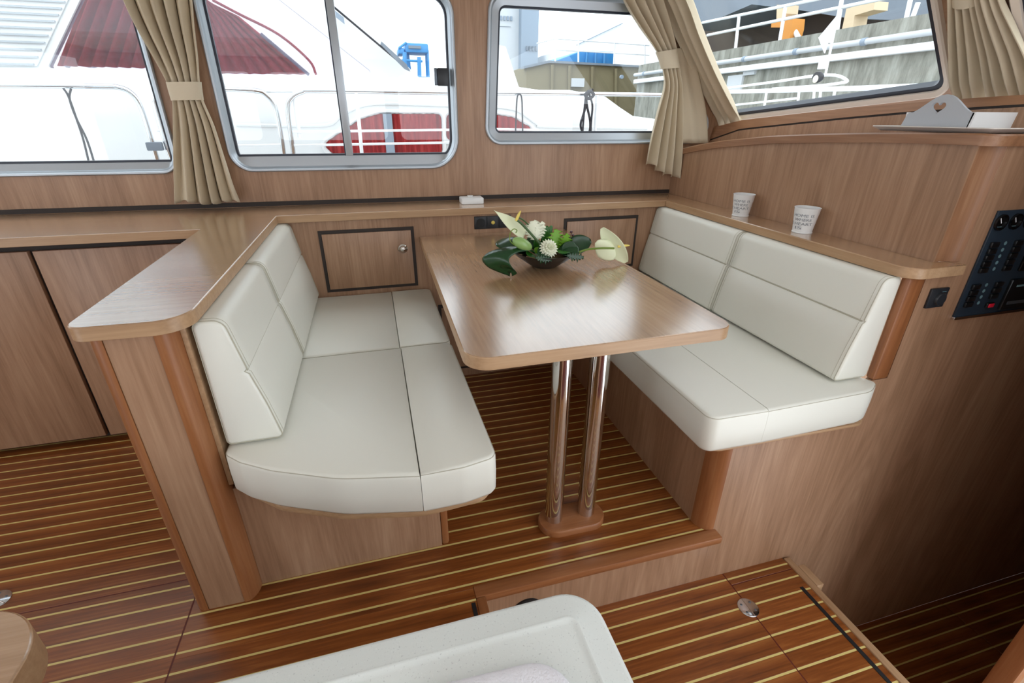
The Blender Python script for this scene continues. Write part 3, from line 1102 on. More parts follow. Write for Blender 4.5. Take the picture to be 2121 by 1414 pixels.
def anthurium(c, tip, nrm, width, sp0, sp1, stem, m2='stem_green', rs=.0032, curl=.12, droop=0.):
    lf = leaf('spathe', c, tip, width, nrm, 'spathe_white', FB_, shape='heart', curl=curl, droop=droop, n=18, cols=12)
    tube('spadix', smooth_path([sp0, tuple((Vector(sp0) + Vector(sp1)) / 2 + Vector((0, 0, .001))), sp1], 4), [.0048] * 5 + [.0042, .0036, .0026, .001], 'spadix_yellow', FB_, seg=10)
    tube('stem', smooth_path(stem, 6), rs, m2, FB_, seg=8)


# left flower: long spathe leaning up and left, its spadix above it
anthurium((.480, 1.56, .853), (.372, 1.56, .938), (.55, -1, .35), .026, (.441, 1.535, .905), (.457, 1.535, .937),
          [(.553, 1.500, .785), (.510, 1.52, .840), (.462, 1.535, .893), (.442, 1.535, .908)], 'stem_dark', .0042, curl=.1)
tube('stem', smooth_path([(.447, 1.545, .915), (.468, 1.55, .905), (.500, 1.57, .878)], 6), .0028, 'stem_dark', FB_, seg=8)
# right flower: wide spathe facing right on a long stem
anthurium((.755, 1.535, .866), (.853, 1.515, .741), (-.80, -.75, -.10), .036, (.812, 1.515, .801), (.853, 1.505, .805),
          [(.640, 1.52, .780), (.690, 1.515, .797), (.735, 1.498, .804), (.790, 1.500, .800)], 'stem_green', .0036, curl=.25)
leaf('spathe', (.735, 1.530, .820), (.808, 1.522, .756), .034, (-.45, -1, .3), 'spathe_white', FB_, curl=-.15)


def bloom(c, r, n, up, m):
    c, up = Vector(c), Vector(up).normalized()
    u = up.orthogonal().normalized()
    v = up.cross(u)
    bm = bmesh.new()
    for ring, (k, rr_, h) in enumerate(((n, r, .0), (n - 3, r * .8, .012), (n - 6, r * .55, .02), (max(5, n - 10), r * .3, .025))):
        for i in range(k):
            a = 2 * math.pi * (i + .5 * ring) / k
            d = u * math.cos(a) + v * math.sin(a)
            s = up.cross(d)
            w = rr_ * 2.4 / k
            b0 = c + up * (h * r / .03 * .5)
            pts = [b0 - s * w * .4, b0 + s * w * .4, b0 + d * rr_ * .75 + s * w + up * (h * .6 + .004), b0 + d * rr_ + up * (h * .7), b0 + d * rr_ * .75 - s * w + up * (h * .6 + .004)]
            bm.faces.new([bm.verts.new(p) for p in pts])
    o = bobj('flower_head', bm, m, FB_, smooth=0)
    o.modifiers.new('thickness', 'SOLIDIFY').thickness = .0008


# serrated white blossoms
leaf('petal', (.512, 1.545, .836), (.508, 1.56, .897), .030, (-.2, -1, .2), 'petal_white', FB_, frill=.2, n=18, cols=10, curl=-.3)
leaf('petal', (.520, 1.550, .836), (.548, 1.57, .890), .018, (.2, -1, .2), 'petal_white', FB_, frill=.2, n=16, curl=.3)
leaf('petal', (.505, 1.560, .840), (.528, 1.58, .893), .026, (0, -1, .3), 'petal_white', FB_, frill=.3, n=16)
bloom((.545, 1.497, .815), .034, 20, (-.05, -1, .55), 'petal_white')
# green pod with curled tendril
rings = []
for k in range(9):
    a = math.pi * k / 8
    rings.append([Vector((.455, 1.505, .834)) + Vector((math.cos(a) * .034, 0, -math.cos(a) * .016)) + Vector((.3, .2, .9)) .normalized() * (math.sin(a) * .020 * math.cos(q)) + Vector((0, 1, -.2)).normalized() * (math.sin(a) * .020 * math.sin(q)) for q in [2 * math.pi * j / 14 for j in range(14)]])
    if k in (0, 8):
        rings[-1] = [p + Vector((math.cos(j), math.sin(j), math.cos(j))) * .0004 for j, p in enumerate(rings[-1])]
bobj('seed_pod', bm_loft(rings), 'pod_green', FB_, smooth=60)
tube('tendril', smooth_path([(.428, 1.50, .832), (.412, 1.50, .848), (.413, 1.505, .872), (.425, 1.505, .885), (.436, 1.505, .880), (.432, 1.505, .872)], 6), .0016, 'stem_green', FB_, seg=6)
tube('twig', smooth_path([(.46, 1.475, .800), (.49, 1.468, .793), (.52, 1.465, .787)], 5), .0014, 'moss_brown', FB_, seg=6)
tube('twig', smooth_path([(.470, 1.50, .815), (.490, 1.48, .803), (.505, 1.468, .790)], 5), .0016, 'moss_brown', FB_, seg=6)
tube('twig', smooth_path([(.52, 1.50, .825), (.545, 1.485, .828), (.575, 1.49, .825)], 5), .0008, 'berry_dark', FB_, seg=6)
for x, z in ((.640, .842), (.650, .852), (.657, .840), (.634, .830), (.645, .832)):
    lathe('berry', [(0, -.005), (.004, -.003), (.005, 0), (.004, .003), (0, .005)], (x, 1.56, z), 'berry_dark', FB_, seg=10)
tube('twig', smooth_path([(.625, 1.56, .80), (.638, 1.56, .825), (.655, 1.56, .852)], 5), .0012, 'berry_dark', FB_, seg=6)

# ---- double wall socket
so = thing('wall_socket', 'black double wall socket between the two upper locker doors', 'socket', (.507, 2.150, .752))
box('back_plate', .421, .592, 2.146, 2.150, .750, .807, 'black_plastic', so, .0015)
for x in (.45, .507, .563):
    box('insert', x - .027, x + .027, 2.142, 2.146, .7515, .8055, 'black_plastic', so, .0012)
lathe('socket_well', [(.021, -.002), (.021, .0), (.018, .0035), (0, .0035)], (.45, 2.1415, .778), 'switch_black', so, axis='y', seg=24)
for dx in (-.009, .009):
    lathe('pin_hole', [(0, -.0006), (.0028, -.0006), (.0028, .001), (0, .001)], (.45 + dx, 2.1445, .778), 'dial_black', so, axis='y', seg=10)
lathe('brass_contact', [(0, -.004), (.0045, -.004), (.0085, -.001), (.0085, .002), (0, .002)], (.507, 2.1415, .778), 'spadix_yellow', so, axis='y', seg=16)
# ---- white box on worktop
wbx = thing('plastic_box', 'small white plastic box standing on the worktop against the window wall', 'box', (.435, 2.245, .8505))
prism('case', [(x, y, .8505) for x, y in rpoly([(.380, 2.212), (.482, 2.212), (.482, 2.290), (.380, 2.290)], .006, 4)], (0, 0, .026), 'white_paint', wbx, .003)
box('lid_tab', .418, .442, 2.268, 2.286, .8765, .881, 'white_paint', wbx, .001)


# ---- cups with lettering
def text_bm(txt, size):
    cu = bpy.data.curves.new('lettering', 'FONT')
    cu.body = txt
    cu.size = size
    cu.fill_mode = 'FRONT'
    cu.extrude = 0
    cu.resolution_u = 3
    ob = bpy.data.objects.new('lettering', cu)
    COL.objects.link(ob)
    dg = bpy.context.evaluated_depsgraph_get()
    me = bpy.data.meshes.new_from_object(ob.evaluated_get(dg))
    bpy.data.objects.remove(ob, do_unlink=True)
    bpy.data.curves.remove(cu)
    bm = bmesh.new()
    bm.from_mesh(me)
    bpy.data.meshes.remove(me)
    bmesh.ops.subdivide_edges(bm, edges=[e for e in bm.edges if e.calc_length() > .005], cuts=2)
    return bm


def cup(c, lab, sc):
    t = thing('cup', lab, 'cup', c, 'white cups on the ledge')
    c = Vector(c)
    h, rb, rt = .086 * sc, .031 * sc, .041 * sc
    body = lathe('body', [(0, .0), (rb + .0016, 0), (rb + .0018, .003), (rb, .0045), (rb + (rt - rb) * .97, h - .003), (rt + .001, h - .001), (rt + .001, h), (rt - .0015, h), (rb - .002, .006), (0, .006)], c, 'porcelain', t, seg=40)
    facing = math.atan2(-c.y, -c.x)
    bm = bmesh.new()
    cell = .0120 * sc
    for i, (txt, x0) in enumerate((('HOME IS', 2.6), ('WHERE', 3.3), ('THE HEART', 0.), ('IS', 4.))):
        b2 = text_bm(txt, .0138 * sc)
        xs = [v.co.x for v in b2.verts]
        wtxt = max(xs) - min(xs)
        k = cell * len(txt) * (.85 if i == 0 else .95) / wtxt
        z0 = h * (.66 - .165 * i)
        for v in b2.verts:
            sx = (v.co.x - min(xs)) * k + (x0 - 6.2) * cell
            zz = z0 + v.co.y
            r = rb + (rt - rb) * zz / h + .0006
            a = facing + sx / r
            v.co = Vector((c.x + r * math.cos(a), c.y + r * math.sin(a), c.z + zz))
        me = bpy.data.meshes.new('t')
        b2.to_mesh(me)
        b2.free()
        bm.from_mesh(me)
        bpy.data.meshes.remove(me)
    bobj('lettering', bm, 'print_grey', body, smooth=0)


cup((1.449, 1.685, .8505), 'white cup with grey lettering on the ledge, the one towards the window wall', 1.)
cup((1.449, 1.365, .8505), 'white cup with grey lettering on the ledge, the one towards the instrument panel', 1.)

# ---- rotary switch
sw = thing('rotary_switch', 'black square rotary dimmer switch below the end of the ledge', 'switch', (1.533, .930, .722))
box('plate', 1.499, 1.566, .923, .930, .721, .780, 'black_plastic', sw, .0015)
lathe('knob', [(0, -.008), (.017, -.008), (.0185, -.006), (.019, 0), (0, 0)], (1.538, .923, .748), 'black_plastic', sw, axis='y')
box('mark', 1.541, 1.555, .9222, .923, .7685, .7700, 'icon_teal', sw)
# ---- instrument panel
ip = thing('instrument_panel', 'dark navy instrument panel with gauges and rocker switches on the bulkhead', 'instrument panel', (1.9, .930, .676))
box('plate', 1.634, 2.20, .924, .930, .680, .992, 'panel_navy', ip, .001)
box('lower_rim', 1.632, 2.20, .919, .930, .672, .681, 'stainless', ip, .001)
for x in (1.655, 1.712, 1.770, 1.828):
    g = lathe('gauge', [(0, -.002), (.018, -.002), (.0185, -.006), (.022, -.006), (.0225, 0), (0, 0)], (x, .924, .9605), 'dial_black', ip, axis='y', seg=28)
    b = bm_box(x - .001, x + .0012, .9208, .9215, .958, .9745)
    bmesh.ops.rotate(b, verts=b.verts, cent=(x, .921, .9605), matrix=Matrix.Rotation(math.radians(-35), 3, 'Y'))
    bobj('needle', b, 'rail_white', g, smooth=0)
    box('dial_mark', x - .008, x + .008, .9213, .9218, .9475, .949, 'icon_teal', g)
for x, z0, n in ((1.666, .906, 5), (1.762, .906, 5), (1.666, .782, 4), (1.760, .782, 4)):
    for k in range(n):
        z = z0 - k * .0186
        r = 'switch_red' if (x == 1.760 and k == 3) else 'switch_black'
        if r == 'switch_red':
            z -= .010
        bm = bm_box(x - .015, x + .015, .9165, .924, z - .0155, z, .0015)
        bobj('rocker_switch', bm, r if r == 'switch_black' else 'switch_black', ip)
        if r == 'switch_red':
            box('red_cap', x - .011, x + .011, .914, .918, z - .014, z - .002, 'switch_red', ip, .0015)
for x, z0, n in ((1.714, .899, 5), (1.713, .775, 4)):
    for k in range(n):
        lathe('icon', [(0, -.0006), (.0055, -.0006), (.0055, 0), (.0038, 0), (.0038, -.0004), (0, -.0004)], (x, .924, z0 - k * .0188), 'icon_teal', ip, axis='y', seg=12)
rd = box('radio', 1.806, 1.99, .914, .924, .688, .786, 'switch_black', ip, .003)
box('radio_display', 1.83, 1.97, .9130, .9140, .762, .768, 'icon_teal', rd)
box('radio_keys', 1.822, 1.97, .9130, .9140, .706, .716, 'aluminium_dark', rd)
box('screen', 1.815, 1.99, .916, .924, .810, .935, 'dial_black', ip, .003)

# ---- tray and heart box on the dash
zt = 1.1845
pl = thing('serving_platter', 'flat pale serving platter with thin rim lying on the dash', 'platter', (1.64, 1.09, zt))
so_ = rpoly([(1.508, .935), (1.755, .935), (1.755, 1.275), (1.508, 1.275)], .02, 6)
bobj('dish', bm_loft([[(x, y, zt) for x, y in inset(so_, .022)], [(x, y, zt + .006) for x, y in inset(so_, .010)], [(x, y, zt + .011) for x, y in so_], [(x, y, zt + .0135) for x, y in inset(so_, .001)],
                      [(x, y, zt + .0125) for x, y in inset(so_, .004)], [(x, y, zt + .007) for x, y in inset(so_, .016)], [(x, y, zt + .003) for x, y in inset(so_, .026)]]), 'platter', pl)
hz = zt + .004
hb = thing('wooden_tray', 'white wooden tray with heart shaped handle hole standing on the pale platter', 'tray', (1.62, 1.09, hz))
ny0, ny1 = 1.018, 1.212
arch = [(ny0 + .006, hz)] + [(ny1 - .004, hz), (ny1 - .016, hz + .042)]
for k in range(0, 15):
    t = k / 14
    y = (ny1 - .020) + (ny0 - ny1 + .020) * t
    z = hz + .044 + .046 * math.sin(math.pi * min(max((t - .02) / .96, 0), 1)) ** 1.6
    arch.append((y, z))
arch.append((ny0, hz + .042))
heart = []
for k in range(28):
    a = 2 * math.pi * k / 28
    hx = 16 * math.sin(a) ** 3
    hy = 13 * math.cos(a) - 5 * math.cos(2 * a) - 2 * math.cos(3 * a) - math.cos(4 * a)
    heart.append(((ny0 + ny1) / 2 - hx * .00120, hz + .058 + hy * .00105))
XE = 1.545
bobj('handle_end', bm_plate(arch, [heart], lambda y, z: (XE, y, z), (.008, 0, 0)), 'tray_grey', hb, smooth=30)
prism('tray_side', [(XE, ny0, hz), (XE + .19, ny0, hz), (XE + .197, ny0 - .004, hz + .046), (XE, ny0 - .004, hz + .046)], (0, .008, 0), 'white_paint', hb)
prism('tray_side', [(XE + .008, ny1 - .010, hz), (XE + .19, ny1 - .010, hz), (XE + .19, ny1 - .006, hz + .046), (XE + .008, ny1 - .006, hz + .046)], (0, -.008, 0), 'white_paint', hb)
box('tray_floor', XE + .008, XE + .182, ny0 + .008, ny1 - .018, hz, hz + .006, 'white_paint', hb)
box('handle_end', XE + .182, XE + .190, ny0 + .008, ny1 - .018, hz, hz + .034, 'white_paint', hb)

# ---- galley worktop in the foreground
gt = thing('galley_counter', 'speckled white galley counter with moulded drainer rim in the foreground', 'counter', (-.09, .05, -.235))
co = rpoly([(-.395, -.30), (.218, -.30), (.218, .391), (-.395, .388)], [.02, .02, .048, .02], 10)
rings = [[(x, y, z) for x, y in inset(co, d)] for z, d in ((.622, .004), (.628, 0), (.652, 0), (.658, .0025), (.660, .007),)]
ci = inset(co, .036)
for z, d in ((.660, .0325), (.6612, .0345), (.6616, .036), (.6608, .038), (.6590, .041), (.6585, .044)):
    rings.append([(x, y, z) for x, y in inset(co, d)])
bobj('top', bm_loft(rings), 'solid_surface', gt, smooth=50)
box('cabinet_body', -.385, .150, -.28, .365, -.0, .622, 'veneer_z', gt)
cl = thing('folded_towel', 'white textured towel folded on the galley counter drainer', 'towel', (.05, .2, .6588))
so_ = rpoly([(-.10, .10), (.148, .10), (.148, .311), (-.02, .318)], [.03, .03, .045, .05], 8)
bobj('layer', bm_loft([[(x, y, z) for x, y in inset(so_, d)] for z, d in ((.6588, .004), (.660, 0), (.665, 0), (.668, .004), (.6685, .012))]), 'cloth_white', cl, smooth=60)
so2 = inset(so_, .006)
bobj('layer', bm_loft([[(x, y, z) for x, y in inset(so2, d)] for z, d in ((.6688, .004), (.670, 0), (.673, 0), (.675, .004), (.6755, .012))]), 'cloth_white', cl, smooth=60)
# ---- rounded wooden cabinet corner, lower left
wc = thing('round_cabinet', 'wooden cabinet with rounded top corner at the edge of the galley', 'cabinet', (-.66, .35, 0))
ro = rpoly([(-1.0, -.2), (-.487, -.2), (-.487, .612), (-1.0, .612)], [.01, .05, .10, .01], 14)
slab('top', ro, .548, .600, 'worktop_x', 'edge_x', wc)
bobj('body', bm_loft([[(x, y, z) for x, y in inset(ro, .085)] for z in (.0, .548)]), 'veneer_z', wc, smooth=50)


# ---- floor hatch hinges
def hinge(c, r, lab, sx=1., rot=0.):
    t = thing('hatch_hinge', lab, 'hinge', c, 'hatch hinges in the floor')
    c = Vector(c)
    b = bm_lathe([(0, 0), (r, 0), (r, .0012), (r - .002, .0024), (0, .0024)], (0, 0, 0), 32)
    bmesh.ops.scale(b, vec=(sx, 1, 1), verts=b.verts)
    R_ = Matrix.Rotation(rot, 3, 'Z')
    bmesh.ops.rotate(b, verts=b.verts, matrix=R_, cent=(0, 0, 0))
    bmesh.ops.translate(b, verts=b.verts, vec=c)
    bobj('plate', b, 'stainless', t)
    p = [c + R_ @ Vector((0, s * r * .97, .0024)) for s in (-1, 1)]
    tube('pin', p, .0018, 'chrome', t, seg=8)
    for sx_ in (-.5, .5):
        for sy in (-.42, .42):
            q = c + R_ @ Vector((sx_ * r * sx, sy * r, .0024))
            lathe('screw', [(0, .0012), (.002, .001), (.004, 0), (0, -.0004)], q, 'aluminium_dark', t, seg=12)


hinge((1.0335, .797, -.2349), .033, 'round steel hinge set in the floor hatch by the step edge', 1.0)
hinge((-1.13, 1.236, .0001), .035, 'steel hinge set in the floor near the round wooden cabinet', .9, 1.0)

# ================================================================== OUTSIDE
def flat(name, pts, vec, m, parent, bev=0., **k):
    return prism(name, pts, vec, m, parent, bev, **k)


# ---- white motor yacht moored alongside
yt = thing('motor_yacht', 'white motor yacht with red curtained windows and steel rails moored alongside', 'yacht', (0, 4.5, -1.0))
flat('hull', [(-2.859, 3.550, 1.320), (-3.799, 3.550, -0.577), (4.859, 3.550, -2.232), (3.067, 3.550, 0.899), (2.288, 3.550, 1.182), (1.922, 3.550, 1.220), (1.809, 3.550, 1.277), (1.686, 3.550, 1.345), (1.404, 3.550, 1.383)],
     (0, 2.6, 0), 'gelcoat', yt, .012)
flat('coaming', [(-2.889, 3.650, 1.426), (-2.948, 3.650, 1.305), (1.371, 3.650, 1.368), (1.062, 3.650, 1.399), (0.995, 3.650, 1.487), (0.473, 3.650, 1.446), (0.049, 3.650, 1.436), (-0.780, 3.650, 1.436), (-1.684, 3.650, 1.443)],
     (0, 2.3, 0), 'gelcoat', yt, .01)
flat('deck_locker', [(1.005, 4.200, 1.719), (1.113, 4.200, 1.703), (1.226, 4.200, 1.420), (0.923, 4.200, 1.414)], (0, .8, 0), 'gelcoat', yt, .01)
# deckhouse frame with its big raked side window
hole = rpoly([(p[0], p[2]) for p in ((-1.753, 3.800, 1.452), (-1.231, 3.800, 2.114), (-0.788, 3.800, 2.105), (-0.427, 3.800, 1.850), (0.079, 3.800, 1.474), (0.031, 3.800, 1.442), (-0.812, 3.800, 1.445))], [.01, .01, .01, .2, .02, .02, .01], 5)
outp = [(p[0], p[2]) for p in ((-3.036, 3.800, 1.377), (-2.557, 3.800, 2.344), (-0.692, 3.800, 2.407), (-0.112, 3.800, 1.892), (0.398, 3.800, 1.441))]
bobj('deckhouse', bm_plate(outp, [hole], lambda u, v: (u, 3.80, v), (0, .05, 0)), 'gelcoat', yt, smooth=0)
bobj('pane', bm_plate(hole, [], lambda u, v: (u, 3.815, v), (0, .006, 0)), 'yacht_glass', yt, smooth=0)
# louvred panel aft of the window
lv = flat('louvre', [(-3.003, 3.790, 1.427), (-1.796, 3.790, 1.460), (-1.538, 3.790, 1.789), (-1.283, 3.790, 2.128), (-2.712, 3.790, 2.014)], (0, .008, 0), 'gelcoat', yt)
LVP = [((-2.094, 3.785, 1.472), (-1.804, 3.785, 1.469)), ((-2.080, 3.785, 1.508), (-1.772, 3.785, 1.508)), ((-2.067, 3.785, 1.543), (-1.743, 3.785, 1.547)), ((-2.053, 3.785, 1.578), (-1.714, 3.785, 1.583)), ((-2.040, 3.785, 1.612), (-1.686, 3.785, 1.620)),
       ((-2.027, 3.785, 1.646), (-1.658, 3.785, 1.655)), ((-2.014, 3.785, 1.680), (-1.630, 3.785, 1.691)), ((-2.002, 3.785, 1.711), (-1.603, 3.785, 1.724)), ((-1.990, 3.785, 1.742), (-1.578, 3.785, 1.757)), ((-1.978, 3.785, 1.773), (-1.551, 3.785, 1.790))]
for a, b in LVP:
    z = (a[2] + b[2]) / 2
    flat('slat', [(a[0], 3.79, z - .004), (b[0], 3.79, z - .004), (b[0], 3.79, z + .003), (a[0], 3.79, z + .003)], (0, -.012, -.004), 'gelcoat_grey', lv)


def pleated_sheet(name, xl, xr, nf, y, m, parent, amp=.03, rows=None):
    bm = bmesh.new()
    A, B = rows
    n = len(A)
    cols = nf * 8
    g = []
    for i in range(n):
        g.append([bm.verts.new(Vector(A[i]).lerp(Vector(B[i]), j / cols) + Vector((0, amp * math.sin(2 * math.pi * nf * j / cols), 0))) for j in range(cols + 1)])
    for i in range(n - 1):
        for j in range(cols):
            bm.faces.new((g[i][j], g[i][j + 1], g[i + 1][j + 1], g[i + 1][j]))
    o = bobj(name, bm, m, parent, smooth=180)
    o.modifiers.new('thickness', 'SOLIDIFY').thickness = .003


pleated_sheet('curtain', 0, 0, 9, 3.95, 'other_boat_red', yt, .03, ([(-1.206, 3.950, 2.155), (-1.510, 3.950, 1.842), (-1.768, 3.950, 1.475)], [(-0.808, 3.950, 2.186), (-0.943, 3.950, 1.849), (-1.132, 3.950, 1.474)]))  # pleated red sheets stand in for another boat showing in the glass
pleated_sheet('curtain', 0, 0, 9, 3.95, 'other_boat_pink', yt, .02, ([(-0.911, 3.970, 1.999), (-0.977, 3.970, 1.775), (-1.061, 3.970, 1.453)], [(-0.942, 3.970, 1.877), (-0.707, 3.970, 1.776), (-0.341, 3.970, 1.464)]))
tube('windscreen_bar', smooth_path([(-0.831, 3.930, 1.851), (-0.692, 3.930, 1.783), (-0.483, 3.930, 1.683), (-0.324, 3.930, 1.544), (-0.292, 3.930, 1.460)], 5), .008, 'other_boat_pink', yt, seg=8)
tube('windscreen_bar', [(-0.592, 3.930, 1.684), (-0.338, 3.930, 1.459)], .010, 'gelcoat_grey', yt, seg=8)
for p, q in (((-1.814, 4.100, 1.548), (-1.764, 4.100, 1.476)), ((-1.708, 4.100, 1.562), (-1.612, 4.100, 1.480)), ((-1.581, 4.100, 1.580), (-1.501, 4.100, 1.521)), ((-1.387, 4.100, 1.583), (-1.271, 4.100, 1.489)), ((-0.934, 4.100, 1.554), (-0.850, 4.100, 1.500))):
    box('seat_headrest', p[0], q[0], 4.08, 4.16, q[2], p[2], 'gelcoat', yt, .03)
# wipers / raked front pillar lines
tube('wiper', [(-0.133, 3.700, 1.829), (0.315, 3.700, 1.485)], .006, 'rope_black', yt, seg=8)
flat('wiper_blade', [(0.151, 3.690, 1.645), (0.299, 3.690, 1.520), (0.320, 3.690, 1.479), (0.284, 3.690, 1.492), (0.143, 3.690, 1.626)], (0, .012, 0), 'hull_grey', yt)
flat('wiper_blade', [(-0.135, 3.690, 1.813), (-0.063, 3.690, 1.762), (-0.062, 3.690, 1.727), (-0.139, 3.690, 1.783)], (0, .012, 0), 'silo_grey', yt)


# side windows with red curtains
def side_window(pts, bars=()):
    o = [(p[0], p[2]) for p in pts]
    o = rpoly(o, .03, 5)
    f = bobj('side_window', bm_loft([[(x, 3.552, z) for x, z in inset(o, -.03)], [(x, 3.532, z) for x, z in inset(o, -.026)], [(x, 3.530, z) for x, z in inset(o, -.012)], [(x, 3.548, z) for x, z in o]], cap=False), 'gelcoat', yt)
    bobj('backing', bm_plate(inset(o, -.004), [], lambda u, v: (u, 3.548, v), (0, .006, 0)), 'drape_dark', f, smooth=0)
    x0, x1 = min(p[0] for p in o), max(p[0] for p in o)
    bm = bmesh.new()
    n = int((x1 - x0) / .006)
    prev = None
    for k in range(n + 1):
        x = x0 + (x1 - x0) * k / n
        zs = []
        for i in range(len(o)):
            a, b = o[i - 1], o[i]
            if (a[0] - x) * (b[0] - x) <= 0 and a[0] != b[0]:
                zs.append(a[1] + (b[1] - a[1]) * (x - a[0]) / (b[0] - a[0]))
        if len(zs) < 2:
            continue
        y = 3.541 + .005 * math.sin(k * .9) + .0025 * math.sin(k * .37)
        cur = (bm.verts.new((x, y, min(zs))), bm.verts.new((x, y, max(zs))))
        if prev:
            bm.faces.new((prev[0], cur[0], cur[1], prev[1]))
        prev = cur
    bobj('curtain', bm, 'drape_dark', f, smooth=180)
    for b in bars:
        box('divider', b - .028, b + .028, 3.528, 3.545, min(p[1] for p in o), max(p[1] for p in o), 'silo_grey', f)


side_window([(-0.288, 3.540, 1.039), (-0.230, 3.540, 0.986), (0.483, 3.540, 0.977), (0.490, 3.540, 1.224), (0.086, 3.540, 1.222), (-0.039, 3.540, 1.187)], [(0.137, 3.540, 1.095)[0]])
side_window([(1.190, 3.540, 1.059), (1.104, 3.540, 1.148), (0.987, 3.540, 1.206), (0.842, 3.540, 1.224), (0.526, 3.540, 1.225), (0.517, 3.540, 1.063)])
# moulded line round the side windows
tube('rubbing_line', smooth_path([(-0.767, 3.550, 1.158), (-0.465, 3.550, 1.153), (-0.235, 3.550, 1.159), (-0.154, 3.550, 1.209), (-0.029, 3.550, 1.266), (0.139, 3.550, 1.284), (0.530, 3.550, 1.277), (0.811, 3.550, 1.274), (1.017, 3.550, 1.252), (1.161, 3.550, 1.170), (1.252, 3.550, 1.148), (2.047, 3.550, 1.135)], 5), .010, 'gelcoat', yt, seg=8)
# stainless rails
RR = .0125
tube('rail', smooth_path([(-2.310, 3.300, 1.331), (-1.747, 3.300, 1.340), (-1.335, 3.300, 1.343), (-1.238, 3.300, 1.340), (-1.187, 3.300, 1.314), (-1.162, 3.300, 1.252), (-1.157, 3.300, 1.096), (-1.156, 3.300, 0.945)], 6), RR, 'stainless', yt, seg=12)
tube('rail', smooth_path([(-1.080, 3.300, 0.944), (-1.090, 3.300, 1.059), (-1.095, 3.300, 1.241), (-1.081, 3.300, 1.290), (-1.051, 3.300, 1.318), (-0.983, 3.300, 1.331), (-0.746, 3.300, 1.340), (-0.577, 3.300, 1.335), (-0.526, 3.300, 1.314), (-0.493, 3.300, 1.253), (-0.489, 3.300, 1.106), (-0.495, 3.300, 0.933)], 6), RR, 'stainless', yt, seg=12)
tube('rail', smooth_path([(-0.441, 3.300, 0.932), (-0.436, 3.300, 1.093), (-0.427, 3.300, 1.246), (-0.394, 3.300, 1.304), (-0.329, 3.300, 1.334), (-0.245, 3.300, 1.341), (0.497, 3.300, 1.342), (1.206, 3.300, 1.348), (2.175, 3.300, 1.353)], 6), RR, 'stainless', yt, seg=12)
for a, b in (((-1.117, 3.300, 1.133), (-1.059, 3.300, 1.130)), ((-0.757, 3.300, 1.051), (-0.491, 3.300, 1.054)), ((-0.423, 3.300, 1.124), (0.720, 3.300, 1.136)), ((-0.431, 3.300, 1.050), (0.718, 3.300, 1.061)), ((0.720, 3.300, 1.139), (1.097, 3.300, 1.132)), ((-0.526, 3.320, 1.334), (-0.388, 3.320, 1.337))):
    tube('lower_rail', [a, b], .007, 'rail_white', yt, seg=8)
for a, b in (((-0.037, 3.300, 1.334), (-0.049, 3.300, 0.924)), ((1.503, 3.300, 1.347), (1.510, 3.300, 0.895)), ((-0.383, 3.310, 1.297), (-0.390, 3.310, 1.092))):
    tube('stanchion', [a, b], .011, 'rail_white', yt, seg=10)
cb_ = (-1.143, 3.290, 1.052)
box('rail_clamp', cb_[0] - .04, cb_[0] + .035, 3.27, 3.31, cb_[2] - .022, cb_[2] + .022, 'hull_grey', yt, .006)
# ropes on the rail
r = thing('fender_rope', 'thin dark double rope hanging from the yacht rail left of the tied curtain', 'rope', (-1.462, 3.280, 1.333))
tube('strand', smooth_path([(-1.475, 3.280, 1.331), (-1.465, 3.280, 1.293), (-1.464, 3.280, 1.180), (-1.466, 3.280, 1.087), (-1.479, 3.280, 0.953)], 5), .005, 'rope_black', r, seg=6)
tube('strand', smooth_path([(-1.442, 3.280, 1.331), (-1.464, 3.280, 1.282), (-1.464, 3.280, 1.192), (-1.450, 3.280, 1.087), (-1.453, 3.280, 0.953)], 5), .005, 'rope_black', r, seg=6)
r = thing('fender_rope', 'thin dark looped rope over the yacht rail in front of its curved side window', 'rope', (0.955, 3.280, 1.332))
tube('strand', smooth_path([(0.932, 3.280, 1.043), (0.937, 3.280, 1.216), (0.945, 3.280, 1.330), (0.971, 3.280, 1.327), (0.979, 3.280, 1.216), (0.985, 3.280, 1.042)], 5), .005, 'rope_black', r, seg=6)
r = thing('coiled_rope', 'thick black coiled rope knotted on the yacht rail', 'rope', (1.437, 3.270, 1.356))
tube('strand', smooth_path([(1.456, 3.270, 1.376), (1.418, 3.270, 1.339), (1.410, 3.270, 1.262), (1.385, 3.270, 1.174), (1.396, 3.270, 1.130), (1.422, 3.270, 1.106), (1.452, 3.270, 1.124), (1.451, 3.270, 1.189), (1.423, 3.270, 1.276), (1.411, 3.270, 1.344)], 5), .008, 'rope_black', r, seg=8)
tube('strand', smooth_path([(1.420, 3.265, 1.372), (1.437, 3.265, 1.333), (1.459, 3.265, 1.276), (1.458, 3.265, 1.160), (1.470, 3.265, 1.008)], 5), .007, 'rope_black', r, seg=8)
tube('strand', smooth_path([(1.404, 3.260, 1.333), (1.400, 3.260, 1.247), (1.398, 3.260, 1.130), (1.397, 3.260, 1.009)], 5), .007, 'rope_black', r, seg=8)
tube('knot', smooth_path([(1.395, 3.250, 1.343), (1.428, 3.250, 1.361), (1.456, 3.250, 1.344), (1.424, 3.250, 1.321)], 5, True), .010, 'rope_black', r, seg=8, closed=True)

# ---- harbour beyond
wt_ = box('water', -60, 160, 2.9, 200, -1.6, -1.5, 'water_grey', None, kind='structure')
